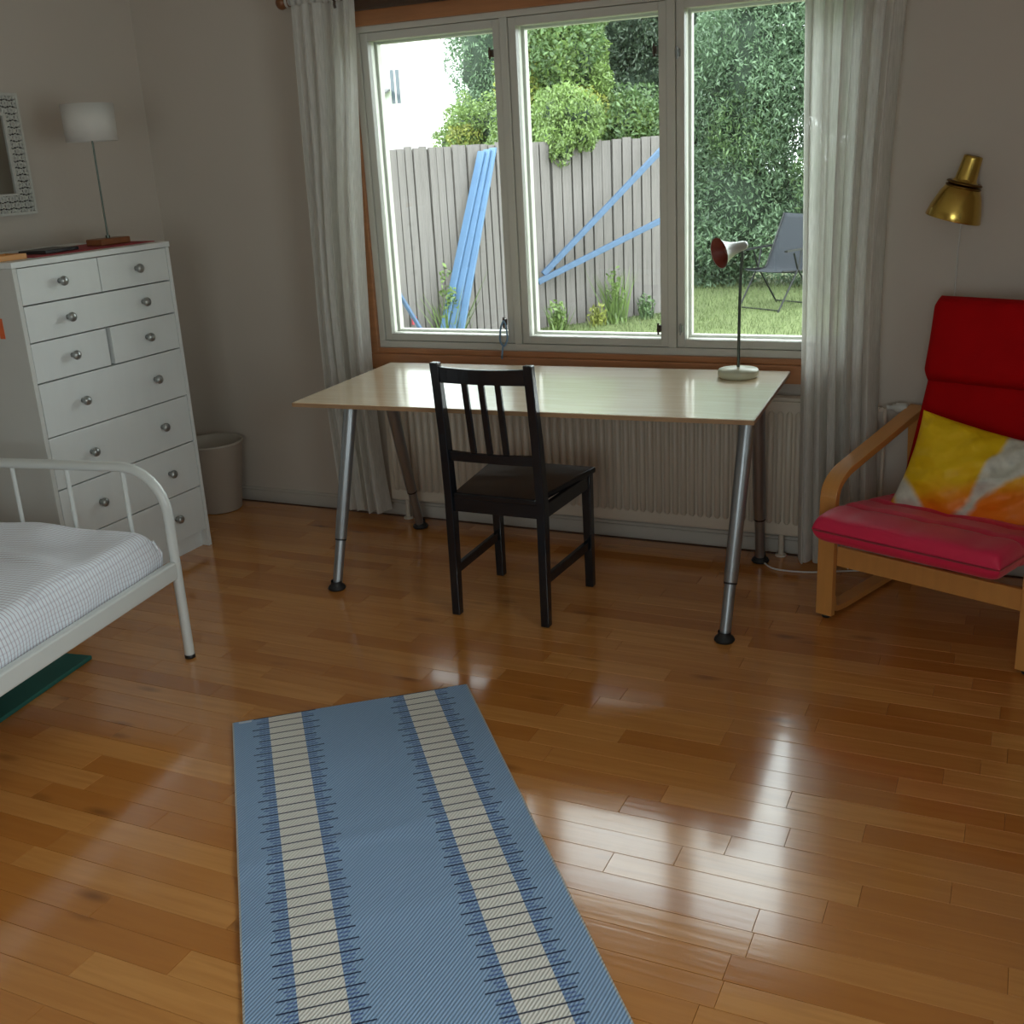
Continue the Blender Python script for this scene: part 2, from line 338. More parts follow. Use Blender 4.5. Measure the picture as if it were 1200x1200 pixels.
# ---------------------------------------------------------------- geometry helpers
class G:
    def __init__(s): s.v = []; s.f = []; s.sm = []
    def add(s, vs, fs, smooth=False):
        o = len(s.v); s.v += [tuple(v) for v in vs]; s.f += [tuple(i+o for i in f) for f in fs]; s.sm += [smooth]*len(fs)
        return s
    def hexa(s, b, t):
        return s.add(list(b)+list(t), [(3,2,1,0), (4,5,6,7), (0,1,5,4), (1,2,6,5), (2,3,7,6), (3,0,4,7)])
    def box(s, x0, x1, y0, y1, z0, z1):
        return s.hexa([(x0,y0,z0),(x1,y0,z0),(x1,y1,z0),(x0,y1,z0)], [(x0,y0,z1),(x1,y0,z1),(x1,y1,z1),(x0,y1,z1)])
    def bar(s, a, b, w, d, side=(1,0,0)):
        """rectangular bar from a to b, w along side, d along the third axis"""
        a, b = Vector(a), Vector(b); t = (b-a).normalized(); x = Vector(side); x = (x-t*x.dot(t)).normalized(); y = t.cross(x)
        q = [(-1,-1),(1,-1),(1,1),(-1,1)]
        return s.hexa([a+x*i*w/2+y*j*d/2 for i, j in q], [b+x*i*w/2+y*j*d/2 for i, j in q])
    def tube(s, pts, r, seg=12, caps=True):
        pts = [Vector(p) for p in pts]; n = len(pts); rs = r if isinstance(r, (list, tuple)) else [r]*n
        t0 = (pts[1]-pts[0]).normalized(); up = Vector((0,0,1)) if abs(t0.z) < .9 else Vector((1,0,0))
        x = t0.cross(up).normalized(); vs = []; fs = []
        for k, p in enumerate(pts):
            t = (pts[min(k+1, n-1)]-pts[max(k-1, 0)]).normalized()
            x = (x-t*x.dot(t)).normalized(); y = t.cross(x)
            vs += [p+(x*math.cos(2*PI*i/seg)+y*math.sin(2*PI*i/seg))*rs[k] for i in range(seg)]
        for k in range(n-1):
            for i in range(seg):
                j = (i+1) % seg; fs.append((k*seg+i, k*seg+j, (k+1)*seg+j, (k+1)*seg+i))
        s.add(vs, fs, True)
        if caps:
            s.add(vs[:seg], [tuple(range(seg))[::-1]]); s.add(vs[-seg:], [tuple(range(seg))])
        return s
    def lathe(s, prof, seg=32, c=(0,0,0), axis=(0,0,1), smooth=True):
        ax = Vector(axis).normalized(); up = Vector((1,0,0)) if abs(ax.x) < .9 else Vector((0,1,0))
        x = (up-ax*up.dot(ax)).normalized(); y = ax.cross(x); c = Vector(c); vs = []; fs = []
        for r, h in prof:
            vs += [c+ax*h+(x*math.cos(2*PI*i/seg)+y*math.sin(2*PI*i/seg))*max(r, 1e-5) for i in range(seg)]
        for k in range(len(prof)-1):
            for i in range(seg):
                j = (i+1) % seg; fs.append((k*seg+i, k*seg+j, (k+1)*seg+j, (k+1)*seg+i))
        return s.add(vs, fs, smooth)
    def ribbon(s, path, w, th):
        """laminated strip: path of (x, y, z) in a plane x = const, width w along x, thickness th across"""
        vs = []; n = len(path); P = [Vector(p) for p in path]
        for k, p in enumerate(P):
            t = (P[min(k+1, n-1)]-P[max(k-1, 0)]).normalized(); nr = Vector((0, -t.z, t.y))
            for i, j in ((-1,-1),(1,-1),(1,1),(-1,1)): vs.append(p+Vector((i*w/2, 0, 0))+nr*j*th/2)
        fs = [(k*4+i, k*4+(i+1) % 4, k*4+4+(i+1) % 4, k*4+4+i) for k in range(n-1) for i in range(4)]
        s.add(vs, fs, False); s.add(vs[:4], [(3,2,1,0)]); s.add(vs[-4:], [(0,1,2,3)])
        return s
    def grid(s, fn, nu, nv, smooth=True, flip=False):
        vs = [fn(i/(nu-1), j/(nv-1)) for j in range(nv) for i in range(nu)]
        fs = []
        for j in range(nv-1):
            for i in range(nu-1):
                q = (j*nu+i, j*nu+i+1, (j+1)*nu+i+1, (j+1)*nu+i); fs.append(q[::-1] if flip else q)
        return s.add(vs, fs, smooth)
    def mesh(s, name, fix=True):
        me = bpy.data.meshes.new(name); me.from_pydata([tuple(v) for v in s.v], [], s.f)
        me.polygons.foreach_set('use_smooth', s.sm)
        if fix:
            bm = bmesh.new(); bm.from_mesh(me); bmesh.ops.recalc_face_normals(bm, faces=bm.faces); bm.to_mesh(me); bm.free()
        me.update(); return me
    def build(s, name, mat, parent=None, bevel=0, loc=None, sub=0, weld=False):
        me = s.mesh(name); me.materials.append(mat)
        o = bpy.data.objects.new(name, me); sc.collection.objects.link(o); o.parent = parent
        if loc: o.location = loc
        if weld:
            wd = o.modifiers.new('weld', 'WELD'); wd.merge_threshold = 1e-5
        if bevel:
            b = o.modifiers.new('bevel', 'BEVEL'); b.width = bevel; b.segments = 2; b.limit_method = 'ANGLE'; b.angle_limit = .6
        if sub:
            b = o.modifiers.new('sub', 'SUBSURF'); b.levels = sub; b.render_levels = sub
        return o
def smooth_path(pts, n=8, r=.05):
    """round the corners of a polyline"""
    P = [Vector(p) for p in pts]; out = [P[0]]
    for k in range(1, len(P)-1):
        a, b, c = P[k-1], P[k], P[k+1]; rr = min(r, (a-b).length*.49, (c-b).length*.49)
        p0 = b+(a-b).normalized()*rr; p2 = b+(c-b).normalized()*rr
        for i in range(n+1):
            t = i/n; out.append(p0*(1-t)**2+b*2*t*(1-t)+p2*t*t)
    out.append(P[-1]); return out
def tag(o, label=None, cat=None, group=None, kind=None):
    if label: o['label'] = label
    if cat: o['category'] = cat
    if group: o['group'] = group
    if kind: o['kind'] = kind
    return o
def empty(name, loc=(0,0,0), rz=0, label=None, cat=None, group=None, kind=None):
    o = bpy.data.objects.new(name, None); o.empty_display_size = .1; sc.collection.objects.link(o)
    o.location = loc; o.rotation_euler = (0, 0, rz); return tag(o, label, cat, group, kind)
def link_copy(src, name, parent, loc=None):
    o = src.copy(); o.name = name; sc.collection.objects.link(o); o.parent = parent
    if loc is not None: o.location = loc
    return o
def struct(o, label=None): return tag(o, label, kind='structure')

# ================================================================ SETTING
T = .25
# walls
g = G()
g.box(LX-T, WX0, WY, WY+T, -.3, CZ+.1); g.box(WX1, RX+T, WY, WY+T, -.3, CZ+.1)
g.box(WX0, WX1, WY, WY+T, -.3, WZ0); g.box(WX0, WX1, WY, WY+T, WZ1, CZ+.1)
struct(g.build('wall_back', wall_m), 'off-white plastered window wall above the radiator')
struct(G().box(LX-T, LX, BY-T, WY, -.3, CZ+.1).build('wall_left', wall_m), 'off-white plastered wall behind the chest of drawers')
g = G()
g.box(RX, RX+T, BY-T, 0, -.3, CZ+.1); g.box(RX, RX+T, 1.8, WY, -.3, CZ+.1)
g.box(RX, RX+T, 0, 1.8, -.3, .7); g.box(RX, RX+T, 0, 1.8, 2.1, CZ+.1)
struct(g.build('wall_right', wall_m), 'off-white plastered right wall')
g = G()
g.box(LX, -.7, BY-T, BY, -.3, CZ+.1); g.box(.7, RX, BY-T, BY, -.3, CZ+.1)
g.box(-.7, .7, BY-T, BY, -.3, .7); g.box(-.7, .7, BY-T, BY, 2.1, CZ+.1)
struct(g.build('wall_front', wall_m), 'off-white plastered wall behind the viewer')
struct(G().box(LX-T, RX+T, BY-T, WY+T, CZ, CZ+.2).build('ceiling', ceil_m), 'plain white ceiling')
# floor
floor = struct(G().box(LX, RX, BY, WY, -.12, -.014).build('floor', joint_m), 'honey-coloured oak strip parquet floor')
def proj(p):
    d = Vector(p)-Vector((0, 0, CAM_H)); z = d.dot(CF)
    if z <= .05: return None
    return 600+FPX*d.dot(CR)/z, 600-FPX*d.dot(CU)/z
SW = .0775
lens = [.40, .48, .56, .64, .72]
strip_meshes = {}
def strip_geo(Lh, W=SW):
    e = .0007; h = Lh/2-.0003; v = W/2-.0003; z = 0
    b = [(-h,-v,-.013),(h,-v,-.013),(h,v,-.013),(-h,v,-.013)]
    m_ = [(-h,-v,z-e),(h,-v,z-e),(h,v,z-e),(-h,v,z-e)]
    t = [(-h+e,-v+e,z),(h-e,-v+e,z),(h-e,v-e,z),(-h+e,v-e,z)]
    fs = [(0,1,5,4),(1,2,6,5),(2,3,7,6),(3,0,4,7),(4,5,9,8),(5,6,10,9),(6,7,11,10),(7,4,8,11),(8,9,10,11)]
    return b+m_+t, fs
cand = []
y = BY+SW/2; row = 0
while y < WY-SW*.3:
    x = LX - random.uniform(0, .3)
    wrow = min(SW, 2*(WY-(y-SW/2))) if y+SW/2 > WY else SW
    while x < RX:
        Lh = random.choice(lens); x1 = x+Lh
        a, b = max(x, LX), min(x1, RX)
        if b-a > .02: cand.append(((a+b)/2, y, b-a))
        x = x1
    y += SW; row += 1
scored = []
for c in cand:
    ar = 0
    ps = [proj((c[0]+sx_*c[2]/2, c[1]+sy_*SW/2, 0)) for sx_, sy_ in ((-1,-1),(1,-1),(1,1),(-1,1))]
    if all(ps):
        inside = any(-40 < p[0] < 1240 and -40 < p[1] < 1240 for p in ps)
        if inside:
            ar = abs(sum(ps[i][0]*ps[(i+1) % 4][1]-ps[(i+1) % 4][0]*ps[i][1] for i in range(4)))/2
    scored.append((ar, c))
scored.sort(key=lambda q: -q[0])
rest = G()
for k, (ar, c) in enumerate(scored):
    if k < 298 and ar > 0:
        key = round(c[2], 3)
        if key not in strip_meshes:
            gg = G(); gg.add(*strip_geo(c[2])); mm = gg.mesh('floor_strip'); mm.materials.append(floor_m); strip_meshes[key] = mm
        o = bpy.data.objects.new('floor_strip', strip_meshes[key]); sc.collection.objects.link(o)
        o.parent = floor; o.location = (c[0], c[1], random.uniform(-.0003, 0))
        o.rotation_euler = (random.gauss(0, .0028), random.gauss(0, .0006), 0)
    else:
        vs, fs = strip_geo(c[2]); dz = random.uniform(-.0004, 0)
        rest.add([(v[0]+c[0], min(v[1]+c[1], WY), v[2]+dz) for v in vs], fs)
o = rest.build('more_floor_strips', floor_m, floor); o['kind'] = 'stuff'

# baseboards
def baseboard(name, path_box, lab): 
    g = G()
    x0, x1, y0, y1 = path_box
    g.box(x0, x1, y0, y1, 0, .045); 
    ins = .004
    if x1-x0 > y1-y0: g.box(x0, x1, y0+(ins if y1 > 3 else 0), y1-(ins if y1 < 3 else 0), .045, .058)
    else: g.box(x0+(ins if x0 > 0 else 0), x1-(ins if x0 < 0 else 0), y0, y1, .045, .058)
    struct(g.build(name, trim_m, bevel=.002), lab)
baseboard('baseboard_back', (LX+.013, RX, WY-.013, WY), 'low white baseboard under the window wall')
baseboard('baseboard_left', (LX, LX+.013, BY, WY), 'low white baseboard behind the chest of drawers')
baseboard('baseboard_right', (RX-.013, RX, BY, WY), 'white baseboard on the right wall')
baseboard('baseboard_front', (LX, RX, BY, BY+.013), 'white baseboard on the wall behind the viewer')

# ---- window_1
FY = WY+.005
win = struct(empty('window_1', ((WX0+WX1)/2, WY, WZ0)), 'three-pane white window with a reddish wooden surround')
ox, oy, oz = win.location
def L_(g, *b): return g.box(b[0]-ox, b[1]-ox, b[2]-oy, b[3]-oy, b[4]-oz, b[5]-oz)
g = G()
L_(g, WX0, WX0+.045, WY-.012, WY+.20, WZ0, WZ1); L_(g, WX1-.045, WX1, WY-.012, WY+.20, WZ0, WZ1)
L_(g, WX0, WX1, WY-.012, WY+.20, 2.045, WZ1)
g.build('wooden_surround', casing_m, win, bevel=.003)
g = G(); L_(g, WX0-.02, WX1+.02, WY-.035, WY+.02, .668, .735); L_(g, WX0+.045, WX1-.045, WY-.012, WY+.16, .735, .757)
g.build('window_sill', casing_m, win, bevel=.003)
FX0, FX1 = WX0+.045, WX1-.045
posts = [-1.888, -1.232]
g = G()
L_(g, FX0, FX0+.028, FY, FY+.10, .785, 2.022); L_(g, FX1-.028, FX1, FY, FY+.10, .785, 2.022)
L_(g, FX0, FX1, FY, FY+.10, .757, .785); L_(g, FX0, FX1, FY, FY+.10, 2.022, 2.045)
for px in posts: L_(g, px-.016, px+.016, FY, FY+.10, .785, 2.022)
g.build('window_frame', frame_m, win, bevel=.002)
edges = [(FX0+.028, posts[0]-.016), (posts[0]+.016, posts[1]-.016), (posts[1]+.016, FX1-.028)]
for k, (a, b) in enumerate(edges):
    z0, z1 = .785, 2.022; s_ = .032; e = .002
    g = G(); ya, yb = FY+.008, FY+.062
    L_(g, a+e, a+s_, ya, yb, z0+e, z1-e); L_(g, b-s_, b-e, ya, yb, z0+e, z1-e)
    L_(g, a+s_, b-s_, ya, yb, z0+e, z0+s_); L_(g, a+s_, b-s_, ya, yb, z1-s_, z1-e)
    sash = g.build('window_sash', frame_m, win, bevel=.002)
    # outer coupled sash, seen through the glass as a second pale line
    g = G(); ya, yb = FY+.068, FY+.10; s2 = .042
    L_(g, a+e, a+s2, ya, yb, z0+e, z1-e); L_(g, b-s2, b-e, ya, yb, z0+e, z1-e)
    L_(g, a+s2, b-s2, ya, yb, z0+e, z0+s2); L_(g, a+s2, b-s2, ya, yb, z1-s2, z1-e)
    g.build('outer_sash', frame_m, sash, bevel=.002)
    g = G(); L_(g, a+s_-.004, b-s_+.004, FY+.034, FY+.037, z0+s_-.004, z1-s_+.004)
    g.build('pane', glass_m, sash)
for hx, hz in ((-1.942, 1.90), (-1.944, .875), (-1.205, 1.845), (-1.196, .86), (-1.284, .86), (-1.290, 1.86)):
    g = G(); L_(g, hx-.007, hx+.007, FY-.010, FY+.008, hz-.013, hz+.013)
    g.tube([(hx-ox, FY-.014-oy, hz-.022-oz), (hx-ox, FY-.014-oy, hz+.022-oz)], .004, 8)
    g.build('window_latch', darkwood_m if hx < -1.25 else knob_m, win)
# dark roll added to draw the shade along the window top
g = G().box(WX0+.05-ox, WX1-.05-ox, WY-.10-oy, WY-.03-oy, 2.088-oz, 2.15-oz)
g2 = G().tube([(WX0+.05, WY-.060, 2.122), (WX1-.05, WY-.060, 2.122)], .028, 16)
o = g2.build('top_shadow_roll', darkwood_m); tag(o, 'dark roll standing in for the shadow along the top of the window', 'shadow strip')
# pale blue ribbon looped over the latch
o = G()
o.tube(smooth_path([(-1.938, WY-.022, .885), (-1.950, WY-.026, .86), (-1.958, WY-.028, .80), (-1.938, WY-.028, .775), (-1.920, WY-.026, .81), (-1.930, WY-.02, .872), (-1.938, WY-.022, .885)], 5, .02), .004, 8, False)
o.tube([(-1.942, WY-.034, .78), (-1.945, WY-.042, .73), (-1.944, WY-.042, .742)], .004, 8)
tag(o.build('ribbon_loop', ribbon_m), 'pale blue ribbon loop hanging from the left window latch', 'ribbon')

# unseen windows added to give the room more light
def plain_window(name, x0, x1, y0, y1, z0, z1, lab):
    r = struct(empty(name, (x0, y0, z0)), lab); g = G(); t = .05
    X, Yd = x1-x0, y1-y0; Z = z1-z0
    if X > Yd:
        g.box(0, X, 0, Yd, 0, t).box(0, X, 0, Yd, Z-t, Z).box(0, t, 0, Yd, t, Z-t).box(X-t, X, 0, Yd, t, Z-t).box(X/2-t/2, X/2+t/2, 0, Yd, t, Z-t)
        p = G().box(t, X-t, Yd/2, Yd/2+.004, t, Z-t)
    else:
        g.box(0, X, 0, Yd, 0, t).box(0, X, 0, Yd, Z-t, Z).box(0, X, 0, t, t, Z-t).box(0, X, Yd-t, Yd, t, Z-t).box(0, X, Yd/2-t/2, Yd/2+t/2, t, Z-t)
        p = G().box(X/2, X/2+.004, t, Yd-t, t, Z-t)
    g.build('window_frame', frame_m, r); p.build('pane', glass_m, r)
plain_window('fill_window_rear', -.7, .7, BY-.09, BY-.03, .7, 2.1, 'unseen white two-pane window added behind the viewer for fill light')
plain_window('fill_window_side', RX+.03, RX+.09, 0, 1.8, .7, 2.1, 'unseen white two-pane window added in the right wall for fill light')

# ================================================================ CURTAINS AND ROD
rod = empty('curtain_rod', (-1.6, 3.95, 2.145), label='dark brown wooden curtain rod with a round end knob above the window', cat='curtain rod')
G().tube([(-1.14, 0, 0), (1.35, 0, 0)], .011, 14).build('pole', darkwood_m, rod)
G().lathe([(0,-.035),(.012,-.033),(.024,-.022),(.027,-.010),(.022,.004),(.013,.012),(.018,.018),(.018,.026),(.011,.028)], 20, (-1.165, 0, 0), (1,0,0)).build('end_knob', plain('rod_knob_wood', (.16, .06, .02), .3, noise=.3), rod)
for bx_ in (-.93, 1.2):
    g = G().tube([(bx_, .142, 0), (bx_, 0, -.004)], .009, 10); g.lathe([(.017,-.008),(.017,.008)], 16, (bx_, 0, 0), (1,0,0)); g.lathe([(.0,.142),(.025,.142),(.025,.132),(.01,.13)], 16, (bx_, 0, 0), (0,1,0))
    g.tube([(bx_, 0, -.01), (bx_, -.004, -.03), (bx_, 0, -.042)], .006, 8)
    g.build('rod_bracket', darkwood_m, rod)
def curtain(name, x_top, x_bot, zb, folds, lab, seed, flare, hang_right=None):
    r = random.Random(seed)
    ph = [r.uniform(0, 6.28) for _ in range(6)]
    n = folds
    zt = 2.128
    root = empty(name, ((x_top[0]+x_top[1])/2, 3.95, 0), label=lab, cat='curtain', group='sheer white curtains')
    cx_ = root.location.x
    def f(u, v):
        z = zt+(zb-zt)*v
        x = (x_top[0]*(1-v)+x_bot[0]*v)*(1-u)+(x_top[1]*(1-v)+x_bot[1]*v)*u
        if flare: x += flare(u, v)
        amp = .020+.016*min(1, v*3)
        wv = math.sin(2*PI*n*u+ph[0]+.7*math.sin(2*PI*u*1.5+ph[1])+.5*math.sin(v*2.3+ph[4]))
        wv += .45*math.sin(2*PI*n*2.3*u+ph[2]+v*1.2)
        y = amp*wv + .008*math.sin(v*9+u*5+ph[3])
        x += .007*math.sin(2*PI*n*u*2+ph[5])
        return (x-cx_, y, z)
    g = G().grid(f, 150, 70)
    g.build('curtain_panel', curtain_m, root)
    # heading gathered on the rod
    def hd(u, v):
        x = x_top[0]*(1-u)+x_top[1]*u; a = v*2*PI
        rr = .0185+.004*math.sin(2*PI*n*2*u+ph[0])
        return (x-cx_, rr*math.sin(a), 2.145+rr*math.cos(a))
    G().grid(hd, 90, 15).build('curtain_heading', curtain_m, root)
    return root
curtain('curtain', (-2.75, -2.455), (-2.745, -2.50), .05, 5, 'sheer white curtain hanging at the left side of the window', 3, lambda u, v: .02*math.sin(v*PI)*(-(1-u))-.052*u*math.sin(min(1, v)**1.6*PI))
curtain('curtain', (-.735, -.41), (-.705, -.425), .018, 5, 'sheer white curtain hanging at the right side beside the armchair', 11, lambda u, v: -.035*u*math.sin(v*PI)+.05*(1-u)*0)

# ================================================================ RADIATOR
RX0, RX1, RY, RZ0, RZ1 = -2.50, -.66, WY-.035, .095, .615
rad = empty('radiator', ((RX0+RX1)/2, WY-.09, 0), label='long cream fluted radiator under the window behind the desk', cat='radiator')
ox, oy = rad.location.x, rad.location.y
g = G().box(RX0-ox, RX1-ox, -.012, .055, RZ0, RZ1).build('radiator_body', rad_m, rad, bevel=.006)
fl = None; pitch = .0335; nfl = int((RX1-RX0-.02)/pitch)
for k in range(nfl):
    if fl is None:
        gg = G(); w2 = .012
        prof = [(-w2, 0), (-w2*.8, -.011), (-w2*.35, -.017), (w2*.35, -.017), (w2*.8, -.011), (w2, 0)]
        zz = [RZ0+.045, RZ0+.055, RZ1-.045, RZ1-.035]
        sc_ = [0.0, 1, 1, 0.0]
        vs = [(px*max(s2, .3), py*s2, z_) for z_, s2 in zip(zz, sc_) for px, py in prof]
        fs = [(a*6+i, a*6+i+1, a*6+7+i, a*6+6+i) for a in range(3) for i in range(5)]
        gg.add(vs, fs, True); fl = gg.build('radiator_flute', rad_m, rad); o = fl
    else: o = link_copy(fl, 'radiator_flute', rad)
    o.location = (RX0-ox+.02+pitch*(k+.5), -.0125, 0)
G().box(RX0-ox+.01, RX1-ox-.01, 0, .05, RZ1, RZ1+.012).build('top_grille', rad_m, rad, bevel=.003)
for lx in (RX0+.06, RX1-.12):
    G().tube([(lx-ox, .02, 0), (lx-ox, .02, RZ0+.01)], .011, 10).lathe([(.022, 0), (.022, .006), (.011, .01)], 14, (lx-ox, .02, 0)).build('leg', rad_m, rad)
g = G().tube(smooth_path([(RX1-ox-.01, .02, .56), (RX1-ox+.12, .02, .56), (-.44-ox, .02, .60), (-.435-ox, .0, .60)], 5, .03), .008, 10)
g.tube([(-.425-ox, .02, 0), (-.425-ox, .02, .60)], .0075, 10)
g.build('pipe', rad_m, rad)
G().lathe([(0,-.05),(.014,-.05),(.018,-.045),(.018,-.012),(.013,-.01),(.013,.0),(.009,.0),(.009,.02)], 18, (-.40-ox, .02, .605), (-1,0,0)).build('thermostat_valve', plain('valve_white', (.6,.6,.56), .4, noise=.03), rad)

# ================================================================ DESK
DX, DY, DR = -1.5455, 3.547, .0524
desk = empty('desk', (DX, DY, 0), label='birch veneer desk on four grey steel legs beneath the window', cat='desk')
top = G().box(-.812, .812, -.375, .375, .720, .736).build('desktop', desk_m, desk, bevel=.002); top.rotation_euler = (0, 0, DR)
eb = G().box(-.814, .814, -.377, -.375, .7205, .7345).box(-.814, .814, .375, .377, .7205, .7345).box(-.814, -.812, -.375, .375, .7205, .7345).box(.812, .814, -.375, .375, .7205, .7345)
eb.build('edge_band', plain('edge_band_wood', (.34, .20, .10), .4, noise=.2, nscale=20), top)
for s_, a, b in (('f', (-.63, -.17), (.70, -.155)), ): pass
legs = [((-2.283, 3.20), (-2.262, 3.392)), ((-.795, 3.204), (-.775, 3.40)), ((-2.323, 3.924), (-2.30, 3.70)), ((-.841, 3.938), (-.835, 3.815))]
for (fx, fy), (tx, ty) in legs:
    f0 = Vector((fx-DX, fy-DY, 0)); t0 = Vector((tx-DX, ty-DY, .700)); d = t0-f0
    P = lambda t: f0+d*t
    lg = G().tube([P(.035), P(.27)], .0185, 20).tube([P(.262), P(.275), P(.99)], [.0205, .0225, .0255], 22).build('leg', steel_m, desk)
    G().tube([P(.258), P(.266)], .0215, 20).build('leg_collar', rubber_m, lg)
    G().lathe([(0,0),(.030,0),(.034,.006),(.030,.014),(.021,.022),(.021,.034)], 22, (f0.x, f0.y, 0)).build('leg_foot', rubber_m, lg)
for sx_ in (0, 1):
    a = Vector((legs[sx_][1][0]-DX, legs[sx_][1][1]-DY-.05, .700)); b = Vector((legs[sx_+2][1][0]-DX, legs[sx_+2][1][1]-DY+.05, .700))
    G().bar(a, b, .06, .026).build('leg_bracket', steel_m, desk, bevel=.004)
G().bar((-.70, -.02, .695), (.70, .04, .695), .04, .03, (0,0,1)).build('under_rail', steel_m, desk, bevel=.003)
G().lathe([(0,-.004),(.009,-.004),(.009,.004),(0,.004)], 12, (.789, .24, .716), (1,0,0)).build('cable_hook', dark_m, desk)

# ================================================================ DINING CHAIR
ch = empty('dining_chair', (-1.5603, 3.3286, 0), -.0074, 'black wooden slat-back chair at the desk', 'chair')
W2, D2, FW2 = .3754/2, .4114/2, .200
ls = .034
for s_ in (-1, 1):
    g = G(); x = s_*(W2-ls/2); y = -D2+ls/2
    def sec(y_, z_, dx=0, dep=ls): return [(x-ls/2*.9+dx, y_-dep/2, z_), (x+ls/2*.9+dx, y_-dep/2, z_), (x+ls/2*.9+dx, y_+dep/2, z_), (x-ls/2*.9+dx, y_+dep/2, z_)]
    secs = [sec(y-.006, 0, 0, .030), sec(y, .22, 0, .036), sec(y+.004, .44, 0, .042), sec(y-.012, .66, -s_*.002, .036), sec(y-.046, .905, -s_*.004, .026)]
    vs = [p for q in secs for p in q]
    fs = [(k*4+i, k*4+(i+1) % 4, k*4+4+(i+1) % 4, k*4+4+i) for k in range(len(secs)-1) for i in range(4)]
    g.add(vs, fs); g.add(secs[0], [(3,2,1,0)]); g.add(secs[-1], [(0,1,2,3)])
    g.build('rear_leg', black_m, ch, bevel=.003, weld=True)
    G().hexa([(s_*FW2-s_*.017-.015, D2-.031, 0), (s_*FW2-s_*.017+.015, D2-.031, 0), (s_*FW2-s_*.017+.015, D2-.001, 0), (s_*FW2-s_*.017-.015, D2-.001, 0)],
             [(s_*FW2-s_*.017-.0175, D2-.035, .432), (s_*FW2-s_*.017+.0175, D2-.035, .432), (s_*FW2-s_*.017+.0175, D2, .432), (s_*FW2-s_*.017-.0175, D2, .432)]).build('front_leg', black_m, ch, bevel=.003)
    G().bar((s_*(W2-.017), -D2+.03, .165), (s_*(FW2-.017), D2-.03, .165), .016, .034, (1,0,0)).build('side_stretcher', black_m, ch, bevel=.002)
    G().bar((s_*(W2-.014), -D2+.03, .407), (s_*(FW2-.014), D2-.03, .407), .018, .048, (1,0,0)).build('seat_rail', black_m, ch, bevel=.002)
G().box(-W2+.02, W2-.02, -D2+.01, -D2+.028, .383, .431).build('seat_rail', black_m, ch, bevel=.002)
G().box(-FW2+.02, FW2-.02, D2-.028, D2-.008, .383, .431).build('seat_rail', black_m, ch, bevel=.002)
G().hexa([(-W2+.034, -D2+.006, .4305), (W2-.034, -D2+.006, .4305), (FW2+.006, D2+.014, .4305), (-FW2-.006, D2+.014, .4305)],
         [(-W2+.034, -D2+.006, .452), (W2-.034, -D2+.006, .452), (FW2+.006, D2+.014, .452), (-FW2-.006, D2+.014, .452)]).build('seat', black_m, ch, bevel=.005)
def ybk(z): return (-D2+ls/2)+np.interp(z, [.44, .66, .905], [.004, -.012, -.046])
def rail(z0, z1, bow, nm):
    g = G(); n = 9; vs = []
    for i in range(n):
        u = -1+2*i/(n-1); xx = u*(W2-.030); b = bow*(1-u*u)
        for zz, dy in ((z0, -.009), (z0, .009), (z1, .009), (z1, -.009)):
            vs.append((xx, ybk(zz)-b+dy, zz - (0.004*(1-u*u) if zz == z1 and bow else 0)))
    fs = [(k*4+i, k*4+(i+1) % 4, k*4+4+(i+1) % 4, k*4+4+i) for k in range(n-1) for i in range(4)]
    g.add(vs, fs); g.add(vs[:4], [(3,2,1,0)]); g.add(vs[-4:], [(0,1,2,3)])
    g.build(nm, black_m, ch, bevel=.002, weld=True)
rail(.838, .892, .014, 'top_rail'); rail(.565, .600, .006, 'lower_rail')
for k in (-1, 0, 1):
    G().bar((k*.060-.002, ybk(.598)-.005, .598), (k*.060-.002, ybk(.842)-.012, .842), .021, .012).build('back_slat', black_m, ch, bevel=.002)

# ================================================================ DESK LAMP
lamp = empty('desk_lamp', (-.911, 3.835, .7365), label='cream based desk lamp with a grey trumpet shade on the right side of the desk', cat='lamp')
G().lathe([(0,0),(.064,0),(.070,.004),(.072,.010),(.072,.022),(.069,.028),(.02,.033),(.012,.036),(0,.036)], 40).build('base', cream_m, lamp)
G().tube(smooth_path([(0,0,.032), (.001,0,.20), (.004,0,.36), (.010,.0,.43), (.004,-.003,.452)], 6, .05), .0055, 12).build('stem', lampstem_m, lamp)
axl = Vector((-.66, -.70, -.18)).normalized(); c0 = Vector((.004, -.003, .455))
h0 = c0-axl*.012
sh = G().lathe([(.0, -.012),(.012,-.010),(.016,.0),(.018,.02),(.023,.045),(.032,.068),(.043,.088),(.053,.100)], 32, h0, axl)
sh = sh.build('shade', lampgrey_m, lamp)
G().lathe([(.0518,.0995),(.042,.087),(.029,.067),(.022,.045),(.017,.03),(0,.03)], 32, h0, axl).build('shade_inside', lampred_m, sh)
G().lathe([(0,.03),(.012,.035),(.018,.05),(.018,.06),(.01,.072),(0,.075)], 20, h0, axl).build('bulb', plain('frosted_bulb', (.25,.12,.09), .4, noise=.1), sh)

